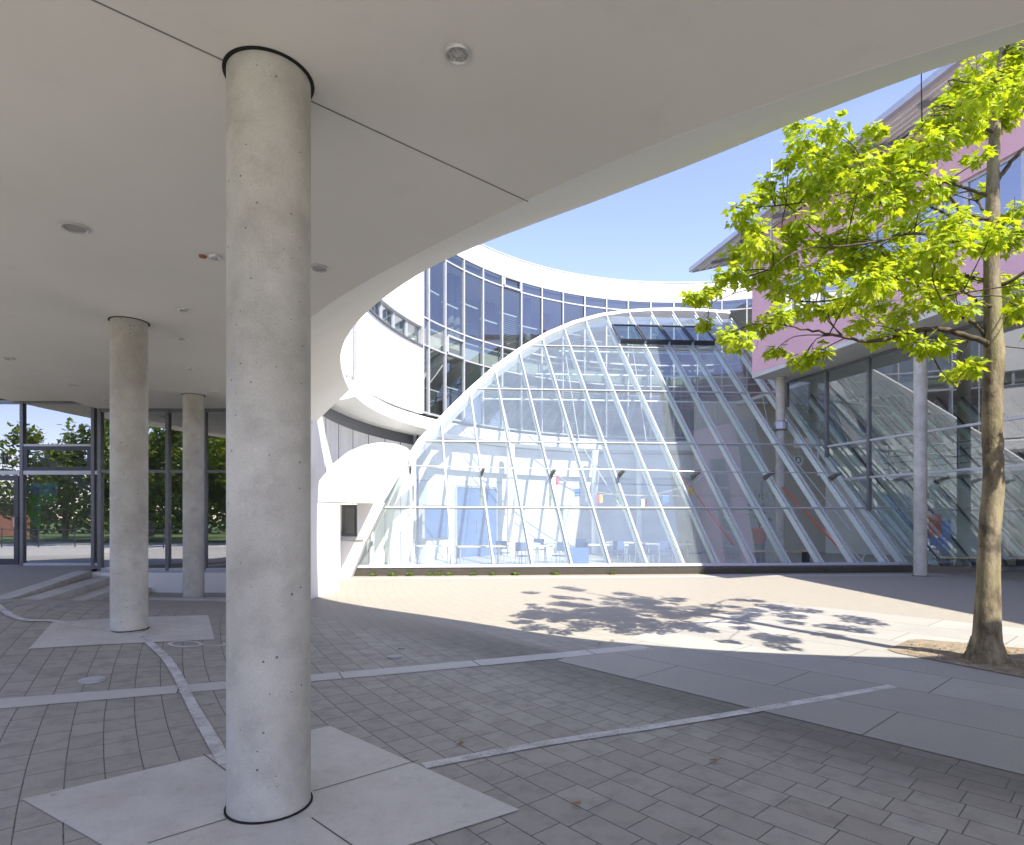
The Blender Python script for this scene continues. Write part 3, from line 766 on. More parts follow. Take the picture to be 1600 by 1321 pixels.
# curtain wall
edges = [tw]+ths; levels = [zb+.06, za_, zc, zd, zt_-.02]
for tt in edges:
    frame_bar(pol(C2,RF,tt,zb), pol(C2,RF,tt,zt_), .06, .13, ringb, 'mullion', M['cap'], up=pol(C2,1,tt,0)-C2)
for z in levels:
    arc2([(RF-.05,z-.03),(RF-.05,z+.03),(RF+.05,z+.03),(RF+.05,z-.03)], edges[0], edges[-1]).build('transom', M['cap'], ringb, smooth=30)
for i in range(len(edges)-1):
    a, b = edges[i], edges[i+1]
    for j in range(4):
        z0, z1 = levels[j]+.03, levels[j+1]-.03
        jit = random.uniform(-.004,.004)
        pane([pol(C2,RF+jit,a,z0),pol(C2,RF-jit,b,z0),pol(C2,RF-jit,b,z1),pol(C2,RF+jit,a,z1)], ringb, M['glass_u'])
    if i in (2, 7): zz0, zz1 = levels[1]+.03, levels[2]-.06
    if i == 2 or i == 5:
        j = 1 if i == 2 else 3
        z0, z1 = levels[j]+.03, levels[j+1]-.03
        if i == 2: z1 = z0+(z1-z0)*.72
        f = MB(); A0, B0 = pol(C2,RF-.07,a-.35,z0), pol(C2,RF-.07,b+.35,z0); A1, B1 = V(A0.x,A0.y,z1), V(B0.x,B0.y,z1)
        up = pol(C2,1,(a+b)/2,0)-C2
        for p, q in ((A0,B0),(A1,B1)): f.bar(p, q, .08, .09, up)
        for p, q in ((A0,A1),(B0,B1)): f.bar(p+V(0,0,.045), q-V(0,0,.045), .09, .08, up)
        f.build('vent_window', M['alul'], ringb)
# floors, rooms behind
arc2([(RF+.2,zb-.35),(RF+.2,zb-.03),(RF+7,zb-.03),(RF+7,zb-.35)], TE, 60).build('floor', M['dimw'], ringb, smooth=30)
arc2([(RF+.25,za_+.15),(RF+.25,zc-.15),(RF+7,zc-.15),(RF+7,za_+.15)], TE, 60).build('floor', M['dimw'], ringb, smooth=30)
arc2([(RF+.3,zt_),(RF+.3,zt_+.3),(RF+7,zt_+.3),(RF+7,zt_)], TE, 60).build('roof', M['dimw'], ringb, smooth=30)
arc2([(RF+6.2,zb),(RF+6.2,zt_),(RF+6.4,zt_),(RF+6.4,zb)], TE, 60).build('room_wall', M['dimw'], ringb, smooth=30)
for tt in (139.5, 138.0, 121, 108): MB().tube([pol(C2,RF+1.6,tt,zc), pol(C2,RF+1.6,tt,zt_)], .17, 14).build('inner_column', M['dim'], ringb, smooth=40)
for tt, sp in ((128,3.2),(115,2.0)):
    arc2([(RF+3.0,zc),(RF+3.0,zt_),(RF+3.1,zt_),(RF+3.1,zc)], tt, tt-sp).build('inner_door', M['brown'], ringb)
# venetian blinds: rail and slats, lower part of each storey
for i in range(len(edges)-1):
    a, b = edges[i]-.35, edges[i+1]+.35
    for z0, fr in ((zc+.02, (.36,.50,.42,.55,.40,.62,.48)[i % 7]), (levels[0]+.05, (.42,.55,.8,.9)[min(3, i//2)])):
        hh = (2.45 if z0 > 8 else 2.2)*fr; bm_ = MB(); ns = int(hh/.085)
        up = pol(C2,1,(a+b)/2,0)-C2
        tl = random.uniform(-.006,.006)
        for k in range(ns):
            z = z0+hh*k/ns
            A, B = pol(C2,RF+.24,a,z), pol(C2,RF+.24,b,z); u = up*.03
            bm_.poly([A-u, B-u, B+u+V(0,0,.028+tl), A+u+V(0,0,.028+tl)])
        A, B = pol(C2,RF+.24,a,z0+hh+.03), pol(C2,RF+.24,b,z0+hh+.03); bm_.bar(A, B, .05, .05)
        bm_.build('blind', M['blind'], ringb)
# ledge under the wall and its soffit, running on through the hall
arc2([(RF-.15,4.9),(RF-.15,zb-.16),(RF+.16,zb-.03),(RF+.5,zb-.03),(RF+.5,4.78),(RF+.1,4.82)], 184, 60).build('ledge', M['white'], ringb, smooth=30)
arc2([(RF+.5,4.80),(RF+.5,4.98),(RF+5,4.98),(RF+5,4.80)], 184, 60).build('soffit', M['white'], ringb, smooth=30)
# ground-floor wall: concrete outside, plaster inside the hall
RC = 13.1
arc2([(RC,0),(RC,4.42),(RC+.3,4.42),(RC+.3,0)], 192, 152.5).build('concrete_wall', M['concrete'], ringb, smooth=30)
arc2([(RC+.06,4.42),(RC+.06,4.80),(RC+.2,4.80),(RC+.2,4.42)], 186, 152.5).build('ribbon_light', M['alu'], ringb, smooth=30)
for tt in (181,176,171,166,161,156.5):
    frame_bar(pol(C2,RC-.002,tt,.0), pol(C2,RC-.002,tt,4.42), .035, .012, ringb, 'panel_joint', M['alu'], up=pol(C2,1,tt,0)-C2)
MB().bar(pol(C2,RC-.1,152.3,0), pol(C2,RC-.1,152.3,4.8), .07, .12).build('end_post', M['frame'], ringb)
arc2([(RC-.25,0),(RC-.25,4.8),(RC+.3,4.8),(RC+.3,0)], 150.5, 30).build('hall_wall', M['hallw'], ringb, smooth=30)

# ------------------------------------------------------------------ white annex: vault and low wall with window
ann = thing('white_annex', 'bright white annex with arched vault front beside the glass hall', 'annex', V(-4,14,0))
def vline(px): k = (px-CX)/F; Y = -4.43/(k-.04); return k*Y, Y
vp = [(470,784),(478,778),(487,767),(500,750),(520,725),(545,705),(570,695),(595,691),(620,694),(636,700),(641,705)]
front = []
for px, py in vp:
    x, y = vline(px); front.append(V(x, y, CH+(HY-py)/F*y))
xe, ye = vline(598)
bot = [V(front[-1].x, front[-1].y, P(0,716,front[-1].y).z), V(xe, ye, P(0,787,ye).z), V(front[0].x, front[0].y, P(0,783,front[0].y).z)]
poly_v = front+bot
MB().prism(poly_v, [p+V(-.30,1.0,0) for p in poly_v]).build('vault', M['white'], ann)
MB().prism([V(-3.99,11.2,0),V(-3.895,13.72,0),V(-4.66,16.55,0),V(-4.9,16.55,0),V(-4.3,11.2,0)],[V(-3.99,11.2,1.985),V(-3.895,13.72,1.985),V(-4.66,16.55,1.985),V(-4.9,16.55,1.985),V(-4.3,11.2,1.985)]).build('side_wall', M['white'], ann)
YA = 16.6
A = lambda px, py, dy=0: P(px, py, YA+dy)
wy0, wy1 = 793, 838
MB().ext([A(531,906),A(546,906),A(571,845),A(531,845)], (0,.3,0)).build('wall', M['white'], ann)
MB().ext([A(558,845,.004),A(572,845,.004),A(601,786,.004),A(558,786,.004)], (0,.3,0)).build('wall', M['white'], ann)
wf = MB()
for q in ([A(533,838),A(558,838),A(558,834),A(533,834)],[A(533,794),A(558,794),A(558,789),A(533,789)],[A(533,834),A(536,834),A(536,794),A(533,794)],[A(554,834),A(558,834),A(558,794),A(554,794)]): wf.ext([p+V(0,.12,0) for p in q], (0,.08,0))
win = wf.build('window', M['alu'], ann)
pane([A(536,834,.16),A(554,834,.16),A(554,794,.16),A(536,794,.16)], win, M['glass_u'])
MB().ext([A(531,845,-.06),A(568,844,-.06),A(570,839,-.06),A(531,839,-.06)], (0,.36,0)).build('sill', M['alul'], ann)
MB().ext([A(533,838,.35),A(558,838,.35),A(558,789,.35),A(533,789,.35)], (0,.05,0)).build('room_back', M['dim'], ann)

# ------------------------------------------------------------------ inclined glass hall
TANS = 1.09; DIR = V(-.187, 1, TANS); Z0 = .2
def baseY(X): return 17.1+.073*(X+4.41)
def base_px(p):
    k = (p-CX)/F; X = k*(17.1+.073*4.41)/(1-.073*k); return X
def Q(a, u, n=0.0):                         # plane coordinates -> world; n = offset outwards
    return V(a, baseY(a), Z0)+DIR*(u/TANS)+NRM*n
BD = V(1,.073,0).normalized(); NRM = BD.cross(DIR).normalized()
if NRM.y > 0: NRM = -NRM
def pix2plane(px, py):
    d = V((px-CX)/F, 1, (HY-py)/F); o = V(0,0,CH); p0 = V(0, baseY(0), Z0)
    t = (p0-o).dot(NRM)/d.dot(NRM); w = o+d*t; u = w.z-Z0; s = w-DIR*(u/TANS)
    return s.x, u
arch_px = [(555,888),(592,803),(612,765),(637,722),(662,693),(690,664),(715,638),(740,613),(780,577),(820,548),(860,525),(900,508),(940,497),(980,491),(1020,488.5),(1060,488),(1100,489.5),(1140,493),(1185,500)]
arch = [pix2plane(*p) for p in arch_px]
aR = base_px(1418)
poly = arch+[(aR, arch[-1][1]), (aR, 0)]
poly = [(x, max(0, u)) for x, u in poly]
poly[len(arch)-1] = (min(poly[len(arch)-1][0], aR-.01), poly[len(arch)-1][1])
hall = thing('glass_hall', 'inclined glass hall wall with arched top and slanting pale frames', 'glass hall', V(4,17.5,0))
rows = [0]+[pix2plane(900, y)[1] for y in (795, 693, 611, 542.5)]+[13.]
bases = [580,644,707.5,772,832.5,894,954,1012,1069.5,1124,1182,1236,1288,1341,1391,1418]
A_ = [base_px(p) for p in bases]; A_ext = [aR+1.05*i for i in range(1, 10)]
UP2 = 6.3
print('rows', rows, 'peak', max(u for x,u in poly), 'A', A_[0], A_[-1])
def topu(a):
    best = 0
    for i in range(len(arch)-1):
        (x0,u0),(x1,u1) = arch[i], arch[i+1]
        if (x0-a)*(x1-a) <= 0 and x0 != x1: best = max(best, u0+(u1-u0)*(a-x0)/(x1-x0))
    return best
poly_ext = [(aR,0),(aR+9.5,0),(aR+9.5,UP2),(aR,UP2)]
def bar_plane(a0, u0, a1, u1, w, h, n, name, mat):
    return MB().bar(Q(a0,u0,n), Q(a1,u1,n), w, h, NRM).build(name, mat, hall)
for i, a in enumerate(A_+A_ext):
    ext = i >= len(A_)
    tu = UP2 if ext else (topu(a) if a < arch[-1][0] else arch[-1][1])
    if i == len(A_)-1: tu = arch[-1][1]
    bar_plane(a, 0, a, tu, .055, .05, .035, 'mullion', M['frame'] if ext else M['cap'])  # dark frame colour gives the lobby-side bars their shaded silhouette
    bar_plane(a, .02, a, tu-.05, .065, .19, -.17, 'rafter', M['fin'])
for j, u in enumerate(rows[1:-1]):
    # span between arch crossings
    xs_ = []
    for i in range(len(arch)-1):
        (x0,u0),(x1,u1) = arch[i], arch[i+1]
        if (u0-u)*(u1-u) <= 0 and u0 != u1: xs_.append(x0+(x1-x0)*(u-u0)/(u1-u0))
    xl0 = min(xs_) if xs_ else A_[0]; xr0 = aR+9.5 if u < UP2 else aR
    cuts = [xl0]+[a for a in A_+A_ext if xl0+.05 < a < xr0]+[xr0]
    for p, q in zip(cuts, cuts[1:]):
        if q-p > .12: bar_plane(p+.029, u, q-.029, u, .05, .045, .032, 'transom', M['cap'])
def cellpanes(edges, poly, up=None):
    for p, q in zip(edges, edges[1:]):
        for j in range(len(rows)-1):
            c = clip2([(p,rows[j]),(q,rows[j]),(q,rows[j+1]),(p,rows[j+1])], poly)
            if len(c) > 2:
                ar = abs(sum(c[i][0]*c[(i+1)%len(c)][1]-c[(i+1)%len(c)][0]*c[i][1] for i in range(len(c))))/2
                if ar > .03: pane([Q(x, u) for x, u in c], hall, M['glass_h'])
cellpanes([poly[0][0]-.3]+A_, poly); cellpanes([aR]+A_ext, poly_ext)
# arch band
mbn = MB(); secs = []
for i, (x, u) in enumerate(arch[:-1]):
    p0 = Q(*arch[max(i-1,0)]); p1 = Q(*arch[min(i+1,len(arch)-1)]); tn = (p1-p0).normalized(); sd_ = tn.cross(NRM).normalized()
    if sd_.z < 0: sd_ = -sd_
    c = Q(x, max(0,u)); wd = .07 if i < 4 else .22
    secs.append([c+NRM*.10, c+NRM*.10+sd_*wd, c-NRM*.35+sd_*wd, c-NRM*.35])
mbn.sweep(secs).build('arch_band', M['white'], hall, smooth=25)
# opened roof vents
vr0 = pix2plane(1040, 541)[1]+.05; vr1 = pix2plane(1040, 512)[1]
for i in range(9, 13):
    p, q = A_[i], A_[i+1]
    f = MB(); op = .16
    c = [Q(p+.05,vr0,.05+op), Q(q-.05,vr0,.05+op), Q(q-.05,vr1,.07), Q(p+.05,vr1,.07)]
    for a, b in ((0,1),(1,2),(2,3),(3,0)): f.bar(c[a], c[b], .06, .07, NRM)
    f.ext([Q(p+.05,vr0,.02), Q(q-.05,vr0,.02), Q(q-.05,vr0,.1+op), Q(p+.05,vr0,.1+op)], BD.cross(V(0,0,1))*.02)
    vn = f.build('roof_vent', M['frame'], hall); MB().poly(c).build('vent_pane', M['glass_u'], vn)
# base gutter
aL = base_px(549); off_ = V(0,-.14,0)
g0, g1 = V(aL,baseY(aL),0), V(aR+.05,baseY(aR+.05),0)
MB().prism([g0+off_+V(-.02,0,.0), g1+off_, g1+V(0,.25,0), g0+V(-.02,.25,0)], [g0+off_+V(-.13,-.06,.185), g1+off_+V(0,-.06,.185), g1+V(0,.25,.185), g0+V(-.1,.25,.185)]).build('gutter', M['gutter'], hall)
MB().bar(Q(aL,.0,.05)+V(0,0,.01), Q(aR,.0,.05)+V(0,0,.01), .10, .06, NRM).build('sill', M['cap'], hall)
MB().prism([V(aR,baseY(aR)-.1,0),V(aR+9.6,baseY(aR+9.6)-.1,0),V(aR+9.6,baseY(aR+9.6)+.2,0),V(aR,baseY(aR)+.2,0)],[V(aR,baseY(aR)-.1,.18),V(aR+9.6,baseY(aR+9.6)-.1,.18),V(aR+9.6,baseY(aR+9.6)+.2,.18),V(aR,baseY(aR)+.2,.18)]).build('inner_sill', M['gutter'], hall)
# awning arms and cable
ub = pix2plane(900, 741.5)[1]
prev = None
for px, py in ((641,735),(752,738),(860,740),(965,741),(1078,744),(1190,745),(1292,746)):
    a, u = pix2plane(px, py)
    r0 = Q(a, u-.08, .06); tip = Q(a, u, .06)+V(.12,-.62,.05)
    arm = MB(); arm.bar(r0, tip, .07, .10).bar(Q(a,u-.16,.05), Q(a,u-.16,.05).lerp(tip,.6), .035, .05)
    arm.build('awning_arm', M['gutter'], hall)
    if px < 1000: MB().bar(Q(a+.0,u-.05,-.16), Q(a,u-.05,-.16)+V(.0,0,-1.0), .09, .05, NRM).build('arm_shade_strip', M['arm_shade'], hall)  # olive strip drawn for the arm's shadow and reflection on the glass
    if prev is not None: MB().tube([prev, tip], .02, 6).build('cable_rail', M['alul'], hall)
    else: MB().tube([tip+V(-.2,0,0), tip], .02, 6).build('cable_rail', M['alul'], hall)
    prev = tip
# bracing behind the glass
def plane_at(px, py, dy): a, u = pix2plane(px, py); return Q(a, u)+V(0,dy,0)
def rod_off(px, py, dy):
    w = plane_at(px, py, 0); Y = w.y+dy; return P(px, py, Y)
for p, q in (((1330,960-130),(1150,605)),((905,690),(975,800)),((1180,560),(1205,690)),((770,480+90),(800,690)),((1350,880),(1262,780)),((1345,878),(1368,838)),((880,470+60),(905,690)),((985,520),(1010,690))):
    MB().tube([rod_off(*p,.7), rod_off(*q,.7)], .016, 6).build('bracing_rod', M['rim'], hall)
for k, (p, q) in enumerate((((1063,740),(1146,852)),((1223,762),(1312,858)))):
    single('warning_rod', MB().tube([rod_off(*p,.55), rod_off(*q,.4)], .024, 8), M['orange'], ('orange red sloping rod behind glass, the one nearer the sunlit part', 'orange red sloping rod behind glass, the one nearer the right pillars')[k], 'rod', smooth=40)
for zz, dy in ((6.3,.8),(7.6,.8),(8.9,.8)):
    uu = zz-Z0; x0 = min(x for x, u in arch if u >= uu)+.3
    MB().tube([Q(x0,uu)+V(0,dy,0), Q(aR-.5,uu)+V(0,dy,0)], .03, 8).build('purlin', M['fin'], hall, smooth=40)

# ------------------------------------------------------------------ inside the hall
fl = MB().poly([V(-4.4,17.25,.012), V(24,19.2,.012), V(24,31,.012), V(-4.4,31,.012)])
struct('hall_floor', fl, plain('hall_floor', (.42,.41,.39), .35), loc=(0,0,0))
def on_wall(px, z, d=.27):
    x, y = circ(px, RC-d); return V(x, y, z)
def wall_panel(name, px0, px1, z0, z1, mat, label, cat, th=.05):
    a, b = on_wall(px0, z0), on_wall(px1, z0); d = V(-(b-a).y, (b-a).x, 0).normalized()
    if d.dot(C2-a) < 0: d = -d
    t = thing(name, label, cat, (a+b)/2)
    MB().prism([a, b, b+d*th, a+d*th], [p+V(0,0,z1-z0) for p in (a, b, b+d*th, a+d*th)]).build('leaf' if 'door' in name else 'board', mat, t)
    fr = MB()
    for p, q in ((a, a+V(0,0,z1-z0)), (b, b+V(0,0,z1-z0)), (a+V(0,0,z1-z0), b+V(0,0,z1-z0))): fr.bar(p+d*.03, q+d*.03, .09, .10)
    fr.build('frame', M['alul'], t)
    return t, a, b, d
t, a, b, d = wall_panel('blue_door', 712, 776, .02, 2.95, M['blue'], 'wide blue double door at the back of the hall', 'door')
MB().tube([a.lerp(b,.47)+d*.09+V(0,0,1.0), a.lerp(b,.47)+d*.09+V(0,0,1.5)], .02, 8).build('handle', M['galv'], t)
t, a, b, d = wall_panel('notice_board', 661, 699, .85, 2.1, M['blue'], 'blue notice board on the hall wall left of the wide door', 'notice board')
wall_panel('side_door', 880, 905, .02, 2.2, M['dimw'], 'pale grey door in the curved hall wall behind the flags', 'door')
t, a, b, d = wall_panel('pink_door', 1100, 1150, .02, 4.2, M['pink'], 'tall dusky pink panel standing for the reflected pink facade, back of hall', 'door')  # pink panel painted in for the pink facade's reflection
t, a, b, d = wall_panel('brown_door', 1128, 1142, .02, 2.6, M['brown'], 'narrow dark brown door behind the potted plant', 'door', .09)
arc2([(RC-.45,3.6),(RC-.45,4.75),(RC-.25,4.75),(RC-.25,3.6)], 150.4, 60).build('gallery_band', M['white'], ringb, smooth=30)
for px_ in (798, 930, 1000):
    x, y = circ(px_, RC-1.2)
    single('hall_pillar', MB().lathe(V(x,y,0), [(.17,0),(.17,4.8)], 24), M['white'],
           {798:'slim white round pillar right of the blue double door', 930:'slim white round pillar behind the flag bunting', 1000:'slim white round pillar at the sunlit right of hall'}[px_], 'pillar', smooth=40)

def make_table(loc, lx, ly, h, mat, rz, label, group=None):
    t = thing('table', label, 'table', (0,0,0), group)
    MB().box(-lx/2,lx/2,-ly/2,ly/2,h-.035,h).build('tabletop', mat, t, bevel=.005)
    for sx in (-1,1):
        for sy in (-1,1): MB().tube([(sx*(lx/2-.06),sy*(ly/2-.06),0),(sx*(lx/2-.06),sy*(ly/2-.06),h-.035)], .02, 8).build('leg', M['alul'], t)
    t.location = loc; t.rotation_euler = (0,0,rz); return t
tabs = [(-1.0,19.1,1.5,.8,M['wood'],.25,'pale wooden table at the left end inside the hall'),
        (-2.5,19.5,1.1,.7,M['tabletop'],.3,'white table beside the pale wooden table, farthest left'),
        (.2,21.2,1.5,.7,M['tabletop'],.1,'white table before the blue double door'),
        (1.9,21.9,1.5,.7,M['tabletop'],-.1,'white table right of the blue double door'),
        (1.0,19.5,1.4,.7,M['tabletop'],.2,'white front table between the first chairs'),
        (3.1,20.2,1.5,.7,M['tabletop'],-.15,'white table below the first flags'),
        (4.2,22.2,1.5,.7,M['tabletop'],-.2,'white table standing behind the middle of the hall'),
        (5.3,20.6,1.5,.7,M['tabletop'],-.1,'white table at the right end of the sunlit furniture')]
for x,y,lx,ly,m_,rz,lb in tabs: make_table((x,y,.012), lx, ly, .74, m_, rz, lb)
def make_chair():
    t = thing('chair', 'dark blue stacking chair', 'chair')
    MB().box(-.21,.21,-.21,.21,.43,.46).build('seat', M['bluef'], t, bevel=.01)
    MB().prism([V(-.20,.19,.58),V(.20,.19,.58),V(.20,.215,.58),V(-.20,.215,.58)],[V(-.19,.25,.86),V(.19,.25,.86),V(.19,.275,.86),V(-.19,.275,.86)]).build('backrest', M['bluef'], t, bevel=.01)
    for sx in (-1,1):
        MB().tube([(sx*.20,-.20,.44),(sx*.215,-.24,0)], .012, 6).build('leg', M['alul'], t)
        MB().tube([(sx*.20,.22,.80),(sx*.20,.19,.44),(sx*.215,.26,0)], .012, 6).build('leg', M['alul'], t)
    return t
ch0 = make_chair()
chs = [(.35,18.7,.3,'dark blue chair in front of the white front table'),(1.5,18.9,-.4,'dark blue chair at the right end of the front table'),
       (2.3,19.6,2.8,'dark blue chair turned away, left of the flag table'),(3.5,19.5,.2,'dark blue chair in front of the table below flags'),
       (4.3,19.8,.9,'dark blue chair right of the table below flags'),(-.3,20.4,2.9,'dark blue chair behind the pale wooden table'),
       (1.0,22.6,3.1,'dark blue chair far back before the blue door'),(2.6,22.8,3.0,'dark blue chair far back right of blue door'),
       (5.0,19.8,-.2,'dark blue chair before the right-end table'),(6.1,20.3,1.2,'dark blue chair farthest right of the sunlit furniture')]
for i, (x, y, rz, lb) in enumerate(chs):
    o = ch0 if i == 0 else copy_tree(ch0)
    o.location = (x, y, .012); o.rotation_euler = (0, 0, rz); o['label'] = lb; o['group'] = 'blue chairs in the glass hall'
single('display_board', MB().box(1.75,2.35,18.62,18.66,.1,.72), M['blue'], 'blue board leaning on the floor between front chairs', 'board')
# bunting
YB = 20.2
line_px = [(862,742),(900,768),(937,776),(1005,781),(1040,775),(1080,762),(1100,748)]
single('bunting_string', MB().tube(smoothline([P(px,py-6,YB) for px,py in line_px]), .006, 5), M['wcloth'], 'thin string carrying small flags across the glass hall', 'string')
fl_spec = [(868,752,'wr'),(902,770,'b'),(937,780,'rg'),(1007,786,'wr'),(1040,780,'b'),(1078,768,'g')]
lbls = ['white and red flag at the left end of bunting','blue flag left of the red and gold one on bunting','red and gold flag in the middle of the bunting','white and red flag right of the middle of bunting','blue flag right of the middle of bunting','yellow flag at the right end of the bunting']
for (px,py,k), lb in zip(fl_spec, lbls):
    c = P(px,py,YB); t = thing('flag', lb, 'flag', c, 'flags on the bunting'); w_, h_ = .20, .27
    n_ = len(k)
    for i, ch in enumerate(k):
        x0, x1 = -w_/2+w_*i/n_, -w_/2+w_*(i+1)/n_
        pts = [[c+V(x, .03*math.sin(z*9+x*6), z+.12*x) for x in (x0, x1)] for z in (h_/2, h_/6, -h_/6, -h_/2)]
        mb = MB()
        for r in range(3): mb.poly([pts[r][0], pts[r][1], pts[r+1][1], pts[r+1][0]])
        mb.build('cloth', {'w':M['wcloth'],'r':M['red'],'b':M['bcloth'],'g':M['gold']}[ch], t)
# potted plant on a stand, benches, sign
c = P(1187, 850, 22.3); c.z = 0
t = thing('potted_plant', 'sparse plant in a terracotta pot inside the shaded hall', 'plant', c)
MB().lathe(c, [(.2,0),(.16,.6),(.22,.68)], 20).build('stand', M['dim'], t, smooth=40)
MB().lathe(c, [(.17,.68),(.26,1.18),(.285,1.19),(.285,1.27),(.24,1.27)], 24).build('pot', M['terracotta'], t, smooth=40)
mb = MB()
for k in range(9):
    a = k*2.4; mb.tube([c+V(0,0,1.25), c+V(.12*math.cos(a),.12*math.sin(a),1.7), c+V(.34*math.cos(a),.34*math.sin(a),2.05+.07*k)], [.012,.009,.004], 5)
mb.build('stems', M['bark'], t, smooth=50)
mb = MB()
for k in range(80):
    a = random.uniform(0,2*PI); r = random.uniform(.1,.42); q = c+V(r*math.cos(a), r*math.sin(a), random.uniform(1.6,2.6))
    e = V(random.gauss(0,1),random.gauss(0,1),random.gauss(0,.6)).normalized(); s_ = e.cross(V(0,0,1)).normalized()*.04
    mb.poly([q, q+e*.1+s_, q+e*.2, q+e*.1-s_])
mb.nofix = True; mb.build('foliage', M['leafd'], t)
def make_bench(x0, x1, Y, h, label):
    t = thing('bench', label, 'bench', V((x0+x1)/2, Y, 0))
    for k in range(3): MB().box(x0, x1, Y-.22+.15*k, Y-.09+.15*k, h-.05, h).build('slat', M['wood'], t)
    for x in (x0+.25, x1-.35): MB().box(x, x+.1, Y-.2, Y+.2, 0, h-.05).build('leg', M['frame'], t)
make_bench(xat(1168,22), xat(1272,22), 22.0, .46, 'long pale wooden bench inside the shaded part of the hall')
make_bench(13.0, 14.5, 18.6, .45, 'low wooden bench behind the right-hand lobby glass, left of tree trunk')
make_bench(15.0, 16.4, 18.2, .45, 'low wooden bench in the lobby, right of tree trunk')
c = P(1468, 812, 18.9); t = thing('poster_stand', 'blue and red poster stand inside the lobby right of the tall pillar', 'poster stand', V(c.x,c.y,0))
MB().box(c.x-.35,c.x+.35,c.y,c.y+.04,.35,1.55).build('board', M['blue'], t)
MB().box(c.x-.35,c.x+.05,c.y-.012,c.y,1.05,1.75).build('notice', M['brick'], t)
for sx in (-.3,.3): MB().box(c.x+sx-.02,c.x+sx+.02,c.y-.2,c.y+.25,0,.35).build('foot', M['galv'], t)
c = P(1247.5, 720, 23.2); t = thing('letter_sign', 'small grey sign with letter D in the shaded hall', 'sign', c)
MB().box(c.x-.16, c.x+.16, c.y, c.y+.03, c.z-.16, c.z+.16).build('plate', M['alul'], t)
text_mesh('letter', 'D', .34, M['black'], c+V(0,-.006,0), (PI/2,0,0), parent=t)
MB().tube([c+V(0,.015,.16), V(c.x,c.y+.015,4.9)], .012, 6).build('hanger', M['galv'], t)

# ------------------------------------------------------------------ pink building
PD = V(.2715,-1,0).normalized(); PN = V(-PD.y*-1, 0, 0)
PN = V(-1,-.2715,0).normalized()              # outward from the facade
PA = V(9.03, 22.87, 0); PLEN = 14.6/.965
ZS, ZPT = 7.04, 12.0
pk = thing('pink_building', 'pink rendered building raised on round pillars with wide metal eaves', 'building', PA+V(2,-3,0))
def pf(t_, n_, z): q = PA+PD*t_+PN*n_; return V(q.x, q.y, z)
W0, W1 = 8.3, 9.97
tw0, tw1 = 1.4, PLEN-.3
def pbox(t0, t1, n0, n1, z0, z1): return MB().prism([pf(t0,n0,z0),pf(t1,n0,z0),pf(t1,n1,z0),pf(t0,n1,z0)], [pf(t0,n0,z1),pf(t1,n0,z1),pf(t1,n1,z1),pf(t0,n1,z1)])
pbox(0, PLEN, 0, -.35, ZS, W0).build('wall', M['pink'], pk)
pbox(0, PLEN, 0, -.35, W1, ZPT).build('wall', M['pink'], pk)
pbox(0, tw0, 0, -.35, W0, W1).build('wall', M['pink'], pk)
pbox(tw1, PLEN, 0, -.35, W0, W1).build('wall', M['pink'], pk)
pbox(0, .3, -.36, -9, ZS, ZPT+1.2).build('end_wall', M['pink'], pk)
pbox(PLEN-.3, PLEN, -.36, -9, ZS, ZPT+1.2).build('end_wall', M['pink'], pk)
pbox(.004, PLEN-.004, -.004, -9, ZS-.16, ZS-.003).build('soffit', M['soffit'], pk)
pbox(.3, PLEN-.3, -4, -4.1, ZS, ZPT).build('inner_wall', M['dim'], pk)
nw = 10; ww = (tw1-tw0)/nw
for i in range(nw):
    a, b = tw0+ww*i, tw0+ww*(i+1); f = MB()
    for t0, t1, z0, z1 in ((a,b,W0,W0+.09),(a,b,W1-.07,W1),(a,a+.06,W0+.09,W1-.07),(b-.06,b,W0+.09,W1-.07),((a+b)/2-.05,(a+b)/2+.05,W0+.09,W1-.07),(a+.06,(a+b)/2-.05,W1-.5,W1-.45)):
        g = pbox(t0,t1,-.08,-.16,z0,z1); f.add(g.v, g.f)
    wdw = f.build('window', M['alul'], pk)
    for t0, t1 in ((a+.06,(a+b)/2-.05),((a+b)/2+.05,b-.06)):
        MB().poly([pf(t0,-.12,W0+.09),pf(t1,-.12,W0+.09),pf(t1,-.12,W1-.07),pf(t0,-.12,W1-.07)]).build('pane', M['glass_w'], wdw)
pbox(tw0, tw1, .05, -.1, W0-.05, W0-.002).build('sill', M['alul'], pk)
# roof with eaves
RD = V(.226,-1,0).normalized(); RN = V(-1,-.226,0).normalized(); RA = P(1083, 424, 25.1)
def rf(t_, n_, z): q = V(RA.x,RA.y,0)+RD*t_-RN*n_; return V(q.x, q.y, RA.z+z)
RL = 18.2; sl_ = .28
MB().prism([rf(-.0,0,0),rf(RL,0,0),rf(RL,12,12*sl_),rf(0,12,12*sl_)],[rf(0,0,.10),rf(RL,0,.10),rf(RL,12,12*sl_+.22),rf(0,12,12*sl_+.22)]).build('roof', M['offwhite'], pk)
MB().prism([rf(-.06,-.16,-.03),rf(RL,-.16,-.03),rf(RL,-.002,-.03),rf(-.06,-.002,-.03)],[rf(-.06,-.16,.14),rf(RL,-.16,.14),rf(RL,-.002,.14),rf(-.06,-.002,.14)]).build('eaves_gutter', M['alul'], pk)
MB().prism([rf(-.06,0,-.05),rf(-.002,0,-.05),rf(-.002,12,12*sl_-.05),rf(-.06,12,12*sl_-.05)],[rf(-.06,0,.12),rf(-.002,0,.12),rf(-.002,12,12*sl_+.24),rf(-.06,12,12*sl_+.24)]).build('verge', M['alul'], pk)
